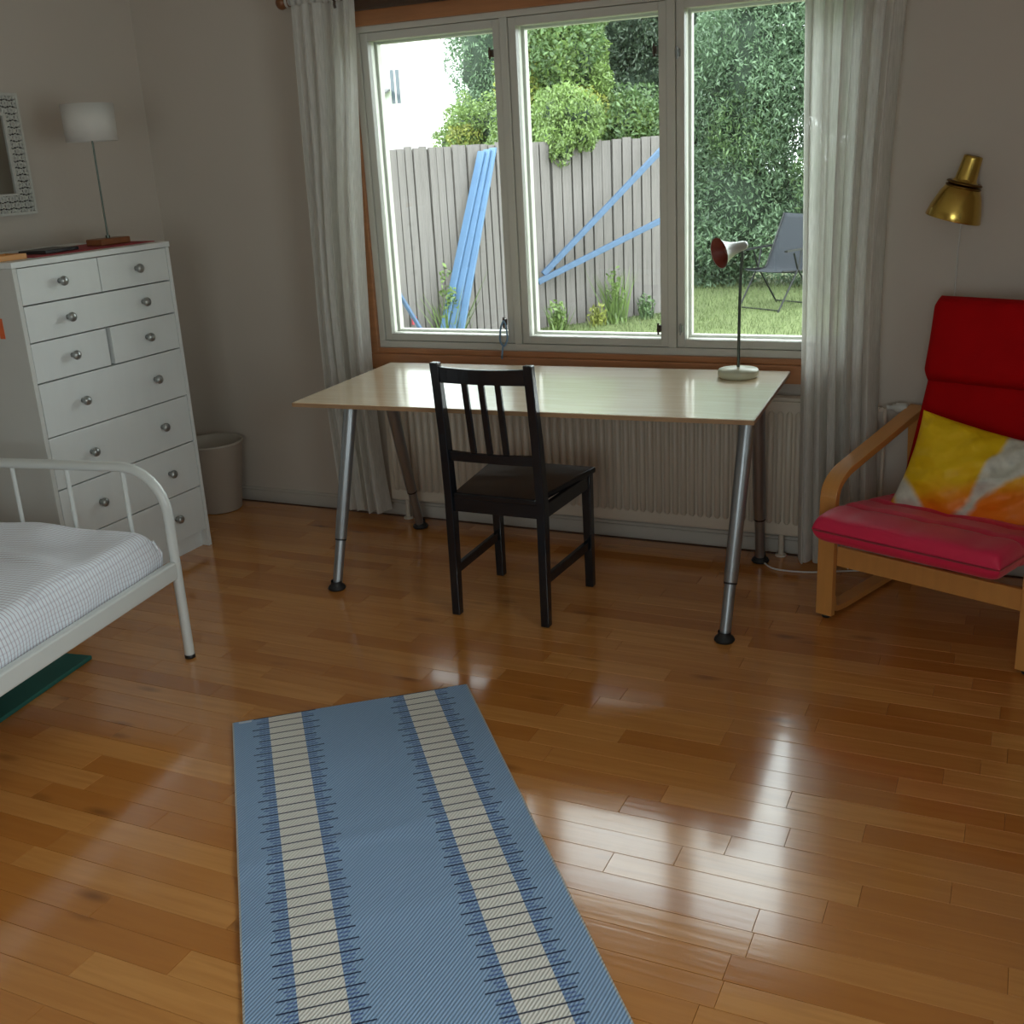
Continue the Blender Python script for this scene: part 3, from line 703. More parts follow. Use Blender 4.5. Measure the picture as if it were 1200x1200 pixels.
# ================================================================ CHEST OF DRAWERS
DFX, DY0, DY1, DH = -3.10, 2.70, 3.47, 1.275
dr = empty('chest_of_drawers', (-3.35, (DY0+DY1)/2, 0), label='tall white chest of drawers with round knobs by the left wall', cat='chest of drawers')
ox, oy = -3.35, (DY0+DY1)/2
def Dbox(x0, x1, y0, y1, z0, z1): return G().box(x0-ox, x1-ox, y0-oy, y1-oy, z0, z1)
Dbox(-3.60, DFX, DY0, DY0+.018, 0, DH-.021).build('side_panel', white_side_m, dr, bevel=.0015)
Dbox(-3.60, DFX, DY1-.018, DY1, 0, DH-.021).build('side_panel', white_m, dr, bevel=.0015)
Dbox(-3.60, DFX+.004, DY0-.003, DY1+.003, DH-.0205, DH).build('top_panel', white_m, dr, bevel=.002)
Dbox(-3.60, -3.59, DY0+.018, DY1-.018, 0.02, DH-.021).build('back_panel', white_m, dr)
Dbox(-3.15, -3.135, DY0+.018, DY1-.018, 0, .074).build('plinth', white_m, dr)
g = Dbox(-3.585, -3.128, DY0+.019, DY1-.019, .076, DH-.023); g.build('carcass', drawer_gap_m, dr)
rows = [(1.128, 1.2515, 2), (1.0, 1.1235, 1), (.858, .9955, 2), (.663, .8535, 1), (.469, .6585, 1), (.273, .4645, 1), (.081, .2685, 1)]
kmesh = G().lathe([(0,0),(.009,0),(.0075,.006),(.0085,.012),(.0155,.017),(.0175,.023),(.0155,.029),(.008,.033),(0,.034)], 20, (0,0,0), (1,0,0)).mesh('knob'); kmesh.materials.append(knob_m)
for ri, (z0, z1, n) in enumerate(rows):
    ya, yb = DY0+.0205, DY1-.0205
    cols = [(ya, yb)] if n == 1 else ([(ya, 3.0845), (3.0885, yb)] if ri == 0 else [(ya, 3.073), (3.093, yb)])
    for ci, (a, b) in enumerate(cols):
        off = [0, .001, -.001, .0015, 0, .001, 0][ri] + (.002 if (ri == 2 and ci == 1) else 0)
        d_ = Dbox(-3.126, DFX-.001+off, a, b, z0, z1).build('drawer', white_m, dr, bevel=.0015)
        ks = [2.903, 3.283] if n == 1 else ([2.895] if ci == 0 else [3.275])
        for ky in ks:
            k = bpy.data.objects.new('knob', kmesh); sc.collection.objects.link(k); k.parent = d_
            k.location = (DFX-.001+off-ox, ky+.004*(ri-3)*0-oy, (z0+z1)/2+.002)
# things on top
Z1 = DH+.0005
o = G().box(-3.42, -3.16, 2.86, 3.462, 0, .003).build('table_runner', cloth_m, loc=(0,0,Z1)); tag(o, 'red cloth runner lying on top of the white chest of drawers', 'cloth')
o = G().box(-.06, .06, -.09, .09, 0, .012).build('notebook', dark_m, loc=(-3.27, 3.03, Z1+.0035), bevel=.002); o.rotation_euler = (0,0,.12)
tag(o, 'flat dark notebook lying on the red runner', 'notebook')
o = G().box(-.05, .05, -.06, .06, 0, .008)
o.box(-.05, .05, -.06, -.054, .008, .018).box(-.05, .05, .054, .06, .008, .018).box(-.05, -.044, -.054, .054, .008, .018).box(.044, .05, -.054, .054, .008, .018)
o = o.build('wooden_tray', pine_m, loc=(-3.22, 2.775, Z1)); tag(o, 'small wooden tray on the near corner of the chest', 'tray')
tl = empty('table_lamp', (-3.27, 3.33, Z1+.0035), label='table lamp with white drum shade on top of the chest of drawers', cat='lamp')
G().box(-.04, .04, -.078, .078, 0, .024).build('base', lampwood_m, tl, bevel=.004)
G().tube([(0,0,.022),(0,.0,.40)], .0035, 10).tube([(0,0,.024),(0,0,.034)], .009, 12).build('stem', lampstem_m, tl)
shd = G().lathe([(.093,.380),(.0935,.380),(.096,.514),(.0955,.514),(.0945,.512),(.0915,.382),(.093,.380)], 48).build('shade', shade_m, tl)
G().tube([(0,0,.39),(0,0,.45)], .012, 12).tube([(-.092,0,.43),(.092,0,.43)], .0015, 6).tube([(0,-.092,.43),(0,.092,.43)], .0015, 6).build('shade_holder', knob_m, shd)
G().lathe([(0,.45),(.012,.45),(.027,.475),(.028,.49),(.018,.505),(0,.508)], 20).build('bulb', cream_m, shd)
# paper on the near side of the chest
o = G().box(-.012, .012, -.0012, 0, -.035, .035).build('paper_tag', orange_m, loc=(-3.203, DY0-.0004, 1.052)); tag(o, 'small orange paper stuck to the side of the chest of drawers', 'paper')

# ================================================================ MIRROR
mr = empty('mirror', (LX, 3.17, 1.63), label='mirror in a carved openwork white frame on the left wall', cat='mirror')
MW, MH, MF = .195, .2275, .082
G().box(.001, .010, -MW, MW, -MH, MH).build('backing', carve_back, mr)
G().box(.010, .013, -MW+MF-.004, MW-MF+.004, -MH+MF-.004, MH-MF+.004).build('mirror_glass', mirror_m, mr)
g = G()
for a, b in ((-MW, -MW+.010), (MW-.010, MW), (-MW+MF-.008, -MW+MF), (MW-MF, MW-MF+.008)): g.box(.008, .022, a, b, -MH+(0 if abs(a) > .12 or abs(b) > .15 else MF-.008), MH-(0 if abs(a) > .12 or abs(b) > .15 else MF-.008))
for a, b in ((-MH, -MH+.010), (MH-.010, MH)): g.box(.008, .022, -MW+.010, MW-.010, a, b)
for a, b in ((-MH+MF-.008, -MH+MF), (MH-MF, MH-MF+.008)): g.box(.008, .022, -MW+MF, MW-MF, a, b)
g.build('frame_edge', carve_m, mr)
carve = G()
def ring(cy, cz, r, t=.0035):
    n = 10; carve.tube([(.016, cy+r*math.cos(2*PI*i/n), cz+r*math.sin(2*PI*i/n)) for i in range(n+1)], t, 5, False)
st = .026
iy = int(2*MW/st); iz = int(2*MH/st)
for a in range(iy+1):
    for b in range(iz+1):
        cy = -MW+.013+a*(2*MW-.026)/iy; cz = -MH+.013+b*(2*MH-.026)/iz
        if abs(cy) < MW-MF-.002+.008 and abs(cz) < MH-MF-.002+.008: continue
        if (a+b) % 2: ring(cy, cz, .0105)
        else: carve.lathe([(0,.006),(.007,.003),(.009,0),(.007,-.003)], 8, (.014, cy, cz), (1,0,0))
        for q in ((1,1),(1,-1)):
            carve.bar((.015, cy-.009*q[0], cz-.009*q[1]), (.015, cy+.009*q[0], cz+.009*q[1]), .006, .005, (1,0,0))
carve.build('carved_frame', carve_m, mr)

# ================================================================ BED
BP = Vector((-2.427, 2.534, 0)); BA = math.radians(8.5)
bed = empty('bed', BP, BA, 'white metal single bed with a checked bedspread', 'bed')
# local: x to the left is negative (across), y negative towards the viewer (along)
BW, BL, BH, RR_ = .92, 2.02, .655, .15
def arch(y, h):
    pts = [(0, y, 0), (0, y, h-RR_)]
    for i in range(1, 9):
        a = i/8*PI/2; pts.append((-RR_+RR_*math.cos(a), y, h-RR_+RR_*math.sin(a)))
    pts += [(-BW/2, y, h)]
    for i in range(0, 9):
        a = PI/2+i/8*PI/2; pts.append((-BW+RR_+RR_*math.cos(a), y, h-RR_+RR_*math.sin(a)))
    pts += [(-BW, y, 0)]
    return pts
ends = []
for y in (0, -BL):
    e_ = G().tube(arch(y, BH), .0165, 16).build('end_frame', bed_m, bed); ends.append(e_)
    for k in range(4):
        xk = -.143-.211*k
        G().tube([(xk, y, .30), (xk, y, BH-.005)], .0075, 10).build('spindle', bed_m, e_)
    G().tube([(0, y, .31), (-BW, y, .31)], .010, 10).build('cross_bar', bed_m, e_)
    for xx in (0, -BW): G().lathe([(0,0),(.0175,0),(.0175,.012),(.015,.013)], 14, (xx, y, 0)).build('foot_cap', dark_m, e_)
for xx in (0, -BW):
    sg = 1 if xx == 0 else -1
    g = G().box(xx-.014*1, xx+.014, -BL+.015, -.015, .288, .346)
    g.build('side_rail', bed_m, bed, bevel=.006)
g = G()
for k in range(14): g.box(-BW+.02, -.02, -.10-k*.14-.03, -.10-k*.14+.03, .300, .312)
sl = None
for k in range(14):
    yk = -.10-k*.14
    if sl is None: sl = G().box(-BW+.016, -.016, -.03, .03, .300, .312).build('bed_slat', pine_m, bed); sl.location = (0, yk, 0)
    else: link_copy(sl, 'bed_slat', bed, (0, yk, 0))
# mattress under its spread: rounded slab with soft wrinkles
mt = empty('mattress', BP, BA, 'mattress wrapped in a white bedspread with fine grey and pink checks', 'mattress')
mx0, mx1, my0, my1, mz0, mz1 = -BW+.022, -.028, -BL+.03, -.035, .314, .47
def matt(u, v):
    # u around the cross-section of the length, v across
    xs = mx0+(mx1-mx0)*u; ys = my0+(my1-my0)*v
    return xs, ys
g = G(); n1, n2 = 60, 120
R0 = .055
def mtop(u, v):
    x, y = matt(u, v)
    dx = min(x-mx0, mx1-x); dy = min(y-my0, my1-y); z = mz1
    if dx < R0: z -= R0-math.sqrt(max(0, R0*R0-(R0-dx)**2))
    if dy < R0: z -= (R0-math.sqrt(max(0, R0*R0-(R0-dy)**2)))
    z = max(z, mz1-R0*1.3)
    z += .006*math.sin(x*9+y*3)+.005*math.sin(y*11-x*5)+.004*math.sin(x*23+y*17)*math.exp(-((y+.25)/.3)**2)
    # a soft fold across the spread near the foot end
    z += .012*math.exp(-((y+.30+.25*(x+.5))/.035)**2)*(1 if x < -.25 else max(0, -x/.25))
    return (x, y, z)
g.grid(mtop, n1, n2)
def side(pa, pb, n, outx, outy):
    def f(u, v):
        x = pa[0]+(pb[0]-pa[0])*u; y = pa[1]+(pb[1]-pa[1])*u
        uu = (x-mx0)/(mx1-mx0); vv = (y-my0)/(my1-my0)
        zt = mtop(min(max(uu, 0), 1), min(max(vv, 0), 1))[2]
        z = zt+(mz0-zt)*v; bul = .006*math.sin(v*PI)+.004*math.sin(u*40+v*3)*math.sin(v*PI)
        return (x+outx*bul, y+outy*bul, z)
    g.grid(f, n, 8)
side((mx1, my0), (mx1, my1), n2, 1, 0); side((mx0, my0), (mx0, my1), n2, -1, 0)
side((mx0, my1), (mx1, my1), n1, 0, 1); side((mx0, my0), (mx1, my0), n1, 0, -1)
g.add([(mx0,my0,mz0),(mx1,my0,mz0),(mx1,my1,mz0),(mx0,my1,mz0)], [(0,1,2,3)])
g.build('bedspread', spread_m, mt, weld=True)
# corner pucker of the spread
g = G()
for k in range(5):
    a = .03*k; g.tube([(mx1-.012-.013*k, my1-.010, .425-.004*k), (mx1-.002-.013*k, my1+.004, .38), (mx1-.004-.013*k, my1+.003, .33)], [.004, .009, .004], 8)
g.build('corner_fold', spread_m, mt)
# mat under the bed
o = G().box(-.62, -.28, -1.5, -.02, 0, .014).build('exercise_mat', greenmat_m, bevel=.003); o.location = BP; o.rotation_euler = (0, 0, BA)
o.location = (BP.x-.04, BP.y-.06, .0005)
tag(o, 'flat dark green foam mat on the floor under the bed', 'mat')

# ================================================================ WASTE BASKET
wb = empty('waste_basket', (-3.40, 3.90, 0), label='round off-white wastebasket in the corner behind the chest', cat='wastebasket')
G().lathe([(0,.002),(.098,.002),(.102,.006),(.140,.318),(.1445,.322),(.146,.330),(.142,.334),(.137,.328),(.099,.010),(0,.010)], 48).build('bin', basket_m, wb)

# ================================================================ RUG
ang = math.atan2(-.775, .632)           # direction of the length
RLEN = 2.15
rg = G()
def rugf(u, v):
    x, y = .70*u, RLEN*v
    z = .0065+.004*math.exp(-((y-.72+.10*x)/.03)**2)+.0035*math.exp(-((y-.98)/.03)**2)+.0012*math.sin(y*21+x*3)*(.5+.5*math.sin(x*9)) + .001
    return (x, y, z)
rg.grid(rugf, 40, 240)
rg.add([(0,0,.0005),(.7,0,.0005),(.7,RLEN,.0005),(0,RLEN,.0005)], [(3,2,1,0)])
n_ = 60
for (pa, pb) in (((0,0),(.7,0)), ((.7,0),(.7,RLEN)), ((.7,RLEN),(0,RLEN)), ((0,RLEN),(0,0))):
    def ef(u, v, pa=pa, pb=pb):
        x = pa[0]+(pb[0]-pa[0])*u; y = pa[1]+(pb[1]-pa[1])*u; z = rugf(x/.7, y/RLEN)[2]
        return (x, y, z*(1-v)+.0005*v)
    rg.grid(ef, n_, 2)
rug = rg.build('woven_runner_rug', rug_m)
# local +y runs along the length; local +x runs across from the left edge
rug.rotation_euler = (PI, 0, ang+PI/2) if False else (0, 0, 0)
Lx, Ly = Vector((.632, -.775, 0)).normalized(), None
Wd = Vector((.775, .632, 0)).normalized()
rug.matrix_world = Matrix(((Wd.x, Lx.x, 0, -1.992), (Wd.y, Lx.y, 0, 2.205), (0, 0, 1, 0), (0, 0, 0, 1)))
tag(rug, 'blue woven runner rug with two cream stripes on the floor', 'rug')
# the frame above is mirrored (x cross y points down), so turn the faces instead of the object
lab_ = G().box(.018, .055, .004, .014, .0078, .0084).build('rug_label', plain('rug_label_cloth', (.55,.62,.70), .8, noise=.05), rug)

# ================================================================ ARMCHAIR
AR = math.radians(-21)
ac = empty('armchair', (-.557, 3.488, 0), AR, 'bentwood birch armchair with red cushions beside the right curtain', 'armchair')
AW = .72
def yz(x, pts): return [(x, a, b) for a, b in pts]
for sx_ in (0.03, AW-.03):
    sf = G().ribbon(smooth_path(yz(sx_, [(.013, .014), (.013, .452), (.075, .495), (.60, .605)]), 8, .11), .058, .024).build('side_frame', pine_m, ac, bevel=.002)
    G().ribbon(smooth_path(yz(sx_, [(.028, .075), (.034, .028), (.10, .020), (.52, .020), (.62, .10), (.585, .585)]), 8, .12), .050, .020).build('runner', pine_m, sf, bevel=.002)
    G().lathe([(0,0),(.014,0),(.016,.005),(.014,.014),(0,.014)], 16, (sx_, .022, 0)).build('foot_pad', dark_m, sf)
    G().lathe([(0,0),(.012,0),(.013,.004),(.012,.011),(0,.011)], 16, (sx_, .45, 0)).build('foot_pad', dark_m, sf)
G().box(.060, AW-.060, .020, .038, .190, .258).build('front_crossbar', pine_m, ac, bevel=.003)
G().box(.060, AW-.060, .565, .583, .27, .33).build('rear_crossbar', pine_m, ac, bevel=.003)
seat_path = smooth_path([(0, -.155, .345), (0, -.04, .362), (0, .20, .325), (0, .40, .290), (0, .455, .33), (0, .555, .96)], 8, .10)
for sx_ in (.17, AW-.13):
    G().ribbon([(sx_, p[1], p[2]) for p in smooth_path([(0,-.05,.335),(0,.20,.30),(0,.42,.262),(0,.49,.33),(0,.575,.95)], 8, .09)], .045, .016).build('seat_support', pine_m, ac, bevel=.002)
def cushion(name, pts, x0, x1, th, mat, seams=(), cols=0, nx=48, ns=60, droop=0, ex=24, taper=0):
    P = smooth_path([(0, a, b) for a, b in pts], 6, .06)
    # arc-length resample
    Ls = [0]
    for i in range(1, len(P)): Ls.append(Ls[-1]+(P[i]-P[i-1]).length)
    tot = Ls[-1]
    def at(s):
        s = min(max(s, 0), tot)
        for i in range(1, len(P)):
            if s <= Ls[i] or i == len(P)-1:
                t = (s-Ls[i-1])/max(Ls[i]-Ls[i-1], 1e-6); return P[i-1].lerp(P[i], t), (P[i]-P[i-1]).normalized()
    g = G(); w2 = (x1-x0)/2; cx_ = (x0+x1)/2
    for sg in (1, -1):
        def f(u, v):
            a, b = 2*u-1, 2*v-1
            # denser near edges
            a = math.sin(a*PI/2); b = math.sin(b*PI/2)
            h = (max(0, 1-abs(a)**ex)**.5)*(max(0, 1-abs(b)**ex)**.5)
            s = tot*(b+1)/2; p, t = at(s)
            q = h*th/2
            for sm in seams: q *= 1-.38*math.exp(-((s-sm)/.012)**2)
            if cols and sg > 0: q *= 1-.10*abs(math.cos(a*PI*cols/2))**12
            nr = Vector((0, -t.z, t.y))
            r_in = 1-.05*max(0, abs(b)-.75)/.25*abs(a)**6*(1 if ex < 20 else .3)
            pt = Vector((cx_+a*w2*r_in-(taper*(1-b)/2*(1-a)/2), p[1], p[2]))+nr*sg*q
            pt.z -= droop*(1-abs(b))*0
            return tuple(pt)
        g.grid(f, nx, ns, flip=(sg < 0))
    return g.build(name, mat, ac, weld=True)
cushion('seat_cushion', [(-.172, .378), (-.05, .382), (.20, .345), (.43, .312)], .072, AW-.056, .092, redglare_m, (.16, .31, .46), 3)
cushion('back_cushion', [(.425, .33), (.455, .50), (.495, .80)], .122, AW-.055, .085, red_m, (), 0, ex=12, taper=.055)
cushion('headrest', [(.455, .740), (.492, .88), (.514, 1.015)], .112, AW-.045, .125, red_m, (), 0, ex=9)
# scatter pillow
def pillow():
    g = G(); W, H, Th = .50, .345, .17
    for sg in (1, -1):
        def f(u, v):
            a, b = 2*u-1, 2*v-1; a = math.sin(a*PI/2); b = math.sin(b*PI/2)
            h = max(0, (1-abs(a)**2.4))**.55*max(0, (1-abs(b)**2.4))**.55
            pin = 1-.07*(1-b*b)*1.0; pin2 = 1-.07*(1-a*a)
            x = a*W/2*(pin+.07*b*b*0); z = b*H/2*pin2
            wr = .008*math.sin(8*a+5*b+2*a*b)*h+.007*math.sin(13*(a-b)+3*a*a)*h+.006*math.sin(21*a*b+3)*h+.012*math.exp(-((b+.15-.5*(a+.2))/.07)**2)*h-.010*math.exp(-((a-.18-.35*b)/.05)**2)*h
            y = -sg*(h*Th/2)-(wr if sg > 0 else 0)
            return (x, y, z)
        g.grid(f, 50, 40, flip=(sg < 0))
    return g
o = pillow().build('throw_pillow', pillow_m, weld=True)
o.location = (-.078, 3.60, .474); o.rotation_euler = Euler((math.radians(-24), math.radians(10), math.radians(-14)), 'XYZ')
tag(o, 'yellow and orange batik pillow with white streaks leaning in the red armchair', 'pillow')

# ================================================================ WALL LAMP
wl = empty('wall_lamp', (-.235, WY, 1.40), label='brass wall lamp with bell shade above the red armchair', cat='lamp')
ax_ = Vector((.26, -.02, 1)).normalized()
c0 = Vector((-.238+.235-.006, 3.99-WY, 1.255-1.40))
s_ = G().lathe([(.088,0),(.089,.003),(.082,.035),(.066,.082),(.056,.100),(.052,.104)], 40, c0, ax_).build('shade', brass_m, wl)
G().lathe([(.087,.001),(.080,.035),(.064,.082),(.02,.100),(0,.100)], 40, c0, ax_).build('shade_inside', cream_m, s_)
for h in (.104, .115): G().lathe([(.050,h-.003),(.056,h-.002),(.057,h+.002),(.052,h+.005),(.046,h+.006)], 36, c0, ax_).build('shade_ring', brass_d, s_)
G().lathe([(.046,.118),(.036,.125),(.034,.13),(.030,.196),(.029,.202),(.024,.203),(.024,.196),(0,.196)], 32, c0, ax_).build('neck', brass_m, wl)
G().lathe([(0,.1965),(.0235,.1965),(.0235,.2015),(0,.2015)], 20, c0, ax_).build('neck_cap', dark_m, wl)
cc = c0+ax_*.14
G().tube([(cc.x, cc.y+.02, cc.z), (cc.x, -.012, cc.z+.005)], .007, 10).lathe([(0,-.012),(.026,-.012),(.03,-.006),(.03,-.0005),(0,-.0005)], 24, (cc.x, 0, cc.z+.005), (0,1,0)).build('wall_mount', brass_m, wl)
G().tube(smooth_path([(cc.x, -.006, cc.z-.02), (.010, -.006, -.2), (.008, -.006, -.7), (.03, -.006, -1.33)], 6, .1), .0025, 8).build('lamp_cord', cord_m, wl)
# floor cord
o = G().tube(smooth_path([(-.83, 3.93, .0045), (-.78, 3.86, .0045), (-.66, 3.86, .0045), (-.52, 3.92, .0045), (-.36, 3.99, .0045), (-.20, 4.03, .0045)], 8, .08), .0035, 8).build('power_cord', cord_m)
tag(o, 'thin white power cord lying on the floor behind the armchair foot', 'cord')

# ================================================================ OUTDOORS
GZ = -.25
g = G()
def lawnf(u, v):
    x, y = -40+60*u, WY+T+.02+46*v
    return (x, y, GZ+.01*math.sin(x*1.3)*math.sin(y*.9))
g.grid(lawnf, 40, 40)
lawn = struct(g.build('lawn', lawn_m), 'green lawn outside the window')
# grass blades
def tri_mesh(name, V, F, mat, parent=None, kind=None):
    me = bpy.data.meshes.new(name); nv, nf = len(V), len(F)
    me.vertices.add(nv); me.vertices.foreach_set('co', V.astype(np.float32).ravel())
    me.loops.add(nf*3); me.loops.foreach_set('vertex_index', F.astype(np.int32).ravel())
    me.polygons.add(nf); me.polygons.foreach_set('loop_start', np.arange(0, nf*3, 3, dtype=np.int32))
    me.update(calc_edges=True); me.materials.append(mat)
    o = bpy.data.objects.new(name, me); sc.collection.objects.link(o); o.parent = parent
    if kind: o['kind'] = kind
    return o
def blades(name, n, sampler, h0, h1, wdt, mat):
    P = sampler(n); a = rng.uniform(0, 2*PI, n); h = rng.uniform(h0, h1, n); ln = rng.uniform(-.5, .5, (n, 2))*h[:, None]
    d = np.stack([np.cos(a), np.sin(a), 0*a], 1)*wdt/2
    V = np.empty((n, 3, 3)); V[:, 0] = P-d; V[:, 1] = P+d; V[:, 2] = P+np.stack([ln[:, 0], ln[:, 1], h], 1)
    return V.reshape(-1, 3), np.arange(n*3).reshape(-1, 3)
def lawn_pts(n):
    y = rng.uniform(8.2, 15, n); k = rng.uniform(-.60, -.08, n)
    return np.stack([k*y, y, np.full(n, GZ+.002)], 1)
V, F = blades('grass', 42000, lawn_pts, .02, .06, .008, grass_m)
o = tri_mesh('grass', V, F, grass_m); tag(o, 'short grass on the lawn outside the window', 'grass', kind='stuff')

# fences: one board at a time
def fence(p0, p1, bw, top, lab, seed, jit, side):
    r = random.Random(seed); s2 = 1; p0 = Vector((*p0, GZ)); p1 = Vector((*p1, GZ)); L0 = (p1-p0).length; d = (p1-p0).normalized(); nrm = Vector((d.y, -d.x, 0))*side
    root = empty('board_fence', p0, math.atan2(d.y, d.x), lab, 'fence')
    n = int(L0/bw); proto = None
    for k in range(n):
        if proto is None:
            gg = G().box(-bw*.47, bw*.47, -.011, .011, .02, top-GZ); proto = gg.build('fence_board', fence_m, root); o = proto
        else: o = link_copy(proto, 'fence_board', root)
        o.location = (bw*(k+.5), r.uniform(-.004, .004), 0)
        o.scale = (r.uniform(.86, .93), 1, 1+r.uniform(-jit, jit)); o.rotation_euler = (0, r.uniform(-.006, .006), r.uniform(-.05, .05))
    s2 = 1 if side > 0 else -1
    gb = G()
    for k in range(n+1): gb.box(bw*k-bw*.3, bw*k+bw*.3, .013 if s2 > 0 else -.035, .035 if s2 > 0 else -.013, .03, top-GZ-.02)
    gb.build('gap_shade_boards', fencerail_m, root)['kind'] = 'stuff'  # dark layer added behind the boards so the gaps read as shade
    for z in (.35, 1.0, 1.6):
        G().box(0, L0, .036 if s2 > 0 else -.076, .076 if s2 > 0 else -.036, z-.04, z+.04).build('fence_rail', fencerail_m, root)
    for q in (0.02, L0/2, L0-.02):
        G().box(q-.045, q+.045, .078 if s2 > 0 else -.168, .168 if s2 > 0 else -.078, 0, top-GZ-.1).build('fence_post', fencerail_m, root)
    return root
fence((-4.68, 10.38), (-3.50, 11.82), .118, 1.60, 'grey weathered board fence seen through the middle pane', 1, .008, 1)
fence((-5.75, 7.20), (-4.72, 10.33), .098, 1.615, 'grey weathered board fence seen through the left pane', 2, .006, 1)

# blue boards leaning against the left fence
def world_bar(name, a, b, w, d, mat, lab, cat, group=None, side=(1,0,0)):
    a, b = Vector(a), Vector(b); g = G().bar((0,0,0), b-a, w, d, side); o = g.build(name, mat, bevel=.004); o.location = a
    return tag(o, lab, cat, group)
for k, (dx, lab) in enumerate(((0, 'leftmost of three pale blue boards leaning against the fence'), (1, 'middle one of three pale blue boards leaning against the fence'), (2, 'rightmost of three pale blue boards leaning against the fence'))):
    a = Vector((-4.98, 9.0, GZ+.01)); a += Vector((.085*dx, .02*dx, 0))
    b = Vector((-4.80+.0, 9.80, 1.55)); b += Vector((.048*dx, .03*dx, .012*dx))
    world_bar('blue_board', a, b, .078, .022, blue_m, lab, 'board', 'blue boards leaning on the fence', (1, -.2, 0))
world_bar('blue_bar', (-4.93, 8.88, -.24), (-5.24, 8.74, .43), .035, .03, bluebar_m, 'short dull blue bar leaning low on the left fence', 'bar', None, (0,1,0))
o = G().box(-.03, .03, -.006, .006, -.035, .035)
o = o.build('red_marker', redtag_m, loc=(-5.145, 8.885, .09), bevel=.004); o.rotation_euler = (0, 0, 1.24); tag(o, 'small red marker low on the fence behind the left pane', 'marker')
world_bar('blue_bar', (-4.49, 10.43, .33), (-3.46, 11.42, 1.54), .055, .05, bluebar_m, 'upper sloping blue bar fixed across the middle fence', 'bar', 'blue bars on the middle fence', (0,0,1))
world_bar('blue_bar', (-4.52, 10.36, .26), (-3.46, 11.34, .80), .055, .05, bluebar_m, 'lower sloping blue bar fixed across the middle fence', 'bar', 'blue bars on the middle fence', (0,0,1))

# house beyond the fence
hs = empty('house', (-14.2, 20, GZ), label='white plastered house beyond the left fence', cat='house')
hx = -14.2
g = G().box(-11.68-hx-4.5, -10.72-hx, 0, 6, 0, 5.6); g.build('house_wall', cloud_m, hs)
g = G(); g.hexa([(-2.4,-.35,5.6),(3.85,-.35,5.6),(3.85,6.35,5.6),(-2.4,6.35,5.6)], [(-2.4,2.9,7.4),(3.85,2.9,7.4),(3.85,3.1,7.4),(-2.4,3.1,7.4)]); g.build('roof', roof_m, hs)
wf = G().box(-11.70-hx, -11.44-hx, -.03, .0, 2.50-GZ, 3.20-GZ).build('window_frame', frame_m, hs)
G().box(-11.675-hx, -11.595-hx, -.035, -.028, 2.53-GZ, 3.15-GZ).box(-11.555-hx, -11.475-hx, -.035, -.028, 2.53-GZ, 3.15-GZ).build('window_pane', winglass_far, wf)
G().hexa([(-12.4-hx,-.5,2.62-GZ),(-11.70-hx,-.5,2.62-GZ),(-11.70-hx,0,2.78-GZ),(-12.4-hx,0,2.78-GZ)], [(-12.4-hx,-.5,2.66-GZ),(-11.70-hx,-.5,2.66-GZ),(-11.70-hx,0,2.82-GZ),(-12.4-hx,0,2.82-GZ)]).build('porch_roof', roof_m, hs)

# trees and shrubs: each crown is thousands of leaves round a few lobes
def leaves(lobes, n, ll, lw, droop=0.3, shell=.55):
    L0 = np.array(lobes, float); vol = (L0[:, 3]*L0[:, 4]*L0[:, 5])**.67; k = rng.choice(len(L0), n, p=vol/vol.sum())
    d = rng.normal(size=(n, 3)); d /= np.linalg.norm(d, axis=1)[:, None]
    # keep mostly the side towards the window and the top, where they are seen
    r = 1-shell*rng.random(n)**1.6; r *= 1+.10*np.sin(d[:, 0]*7+k)*np.cos(d[:, 2]*9+k*2)
    C = L0[k, :3]+d*L0[k, 3:6]*r[:, None]
    ax = rng.normal(size=(n, 3)); ax[:, 2] -= droop*2; ax /= np.linalg.norm(ax, axis=1)[:, None]
    sd = np.cross(ax, rng.normal(size=(n, 3))); sd /= np.linalg.norm(sd, axis=1)[:, None]
    s = rng.uniform(.6, 1.25, n)[:, None]
    nn = np.cross(ax, sd)
    V = np.empty((n, 4, 3)); V[:, 0] = C-ax*ll/2*s; V[:, 1] = C-sd*lw/2*s+nn*lw*.15*s; V[:, 2] = C+ax*ll/2*s; V[:, 3] = C+sd*lw/2*s+nn*lw*.15*s
    b = np.arange(n)[:, None]*4
    F = np.concatenate([b+np.array([[0, 1, 2]]), b+np.array([[0, 2, 3]])], 0)
    return V.reshape(-1, 3), F
core_m = plain('foliage_shade', (.035, .055, .035), .95, noise=.4, nscale=6)  # dark colour stands in for the shade inside the crowns
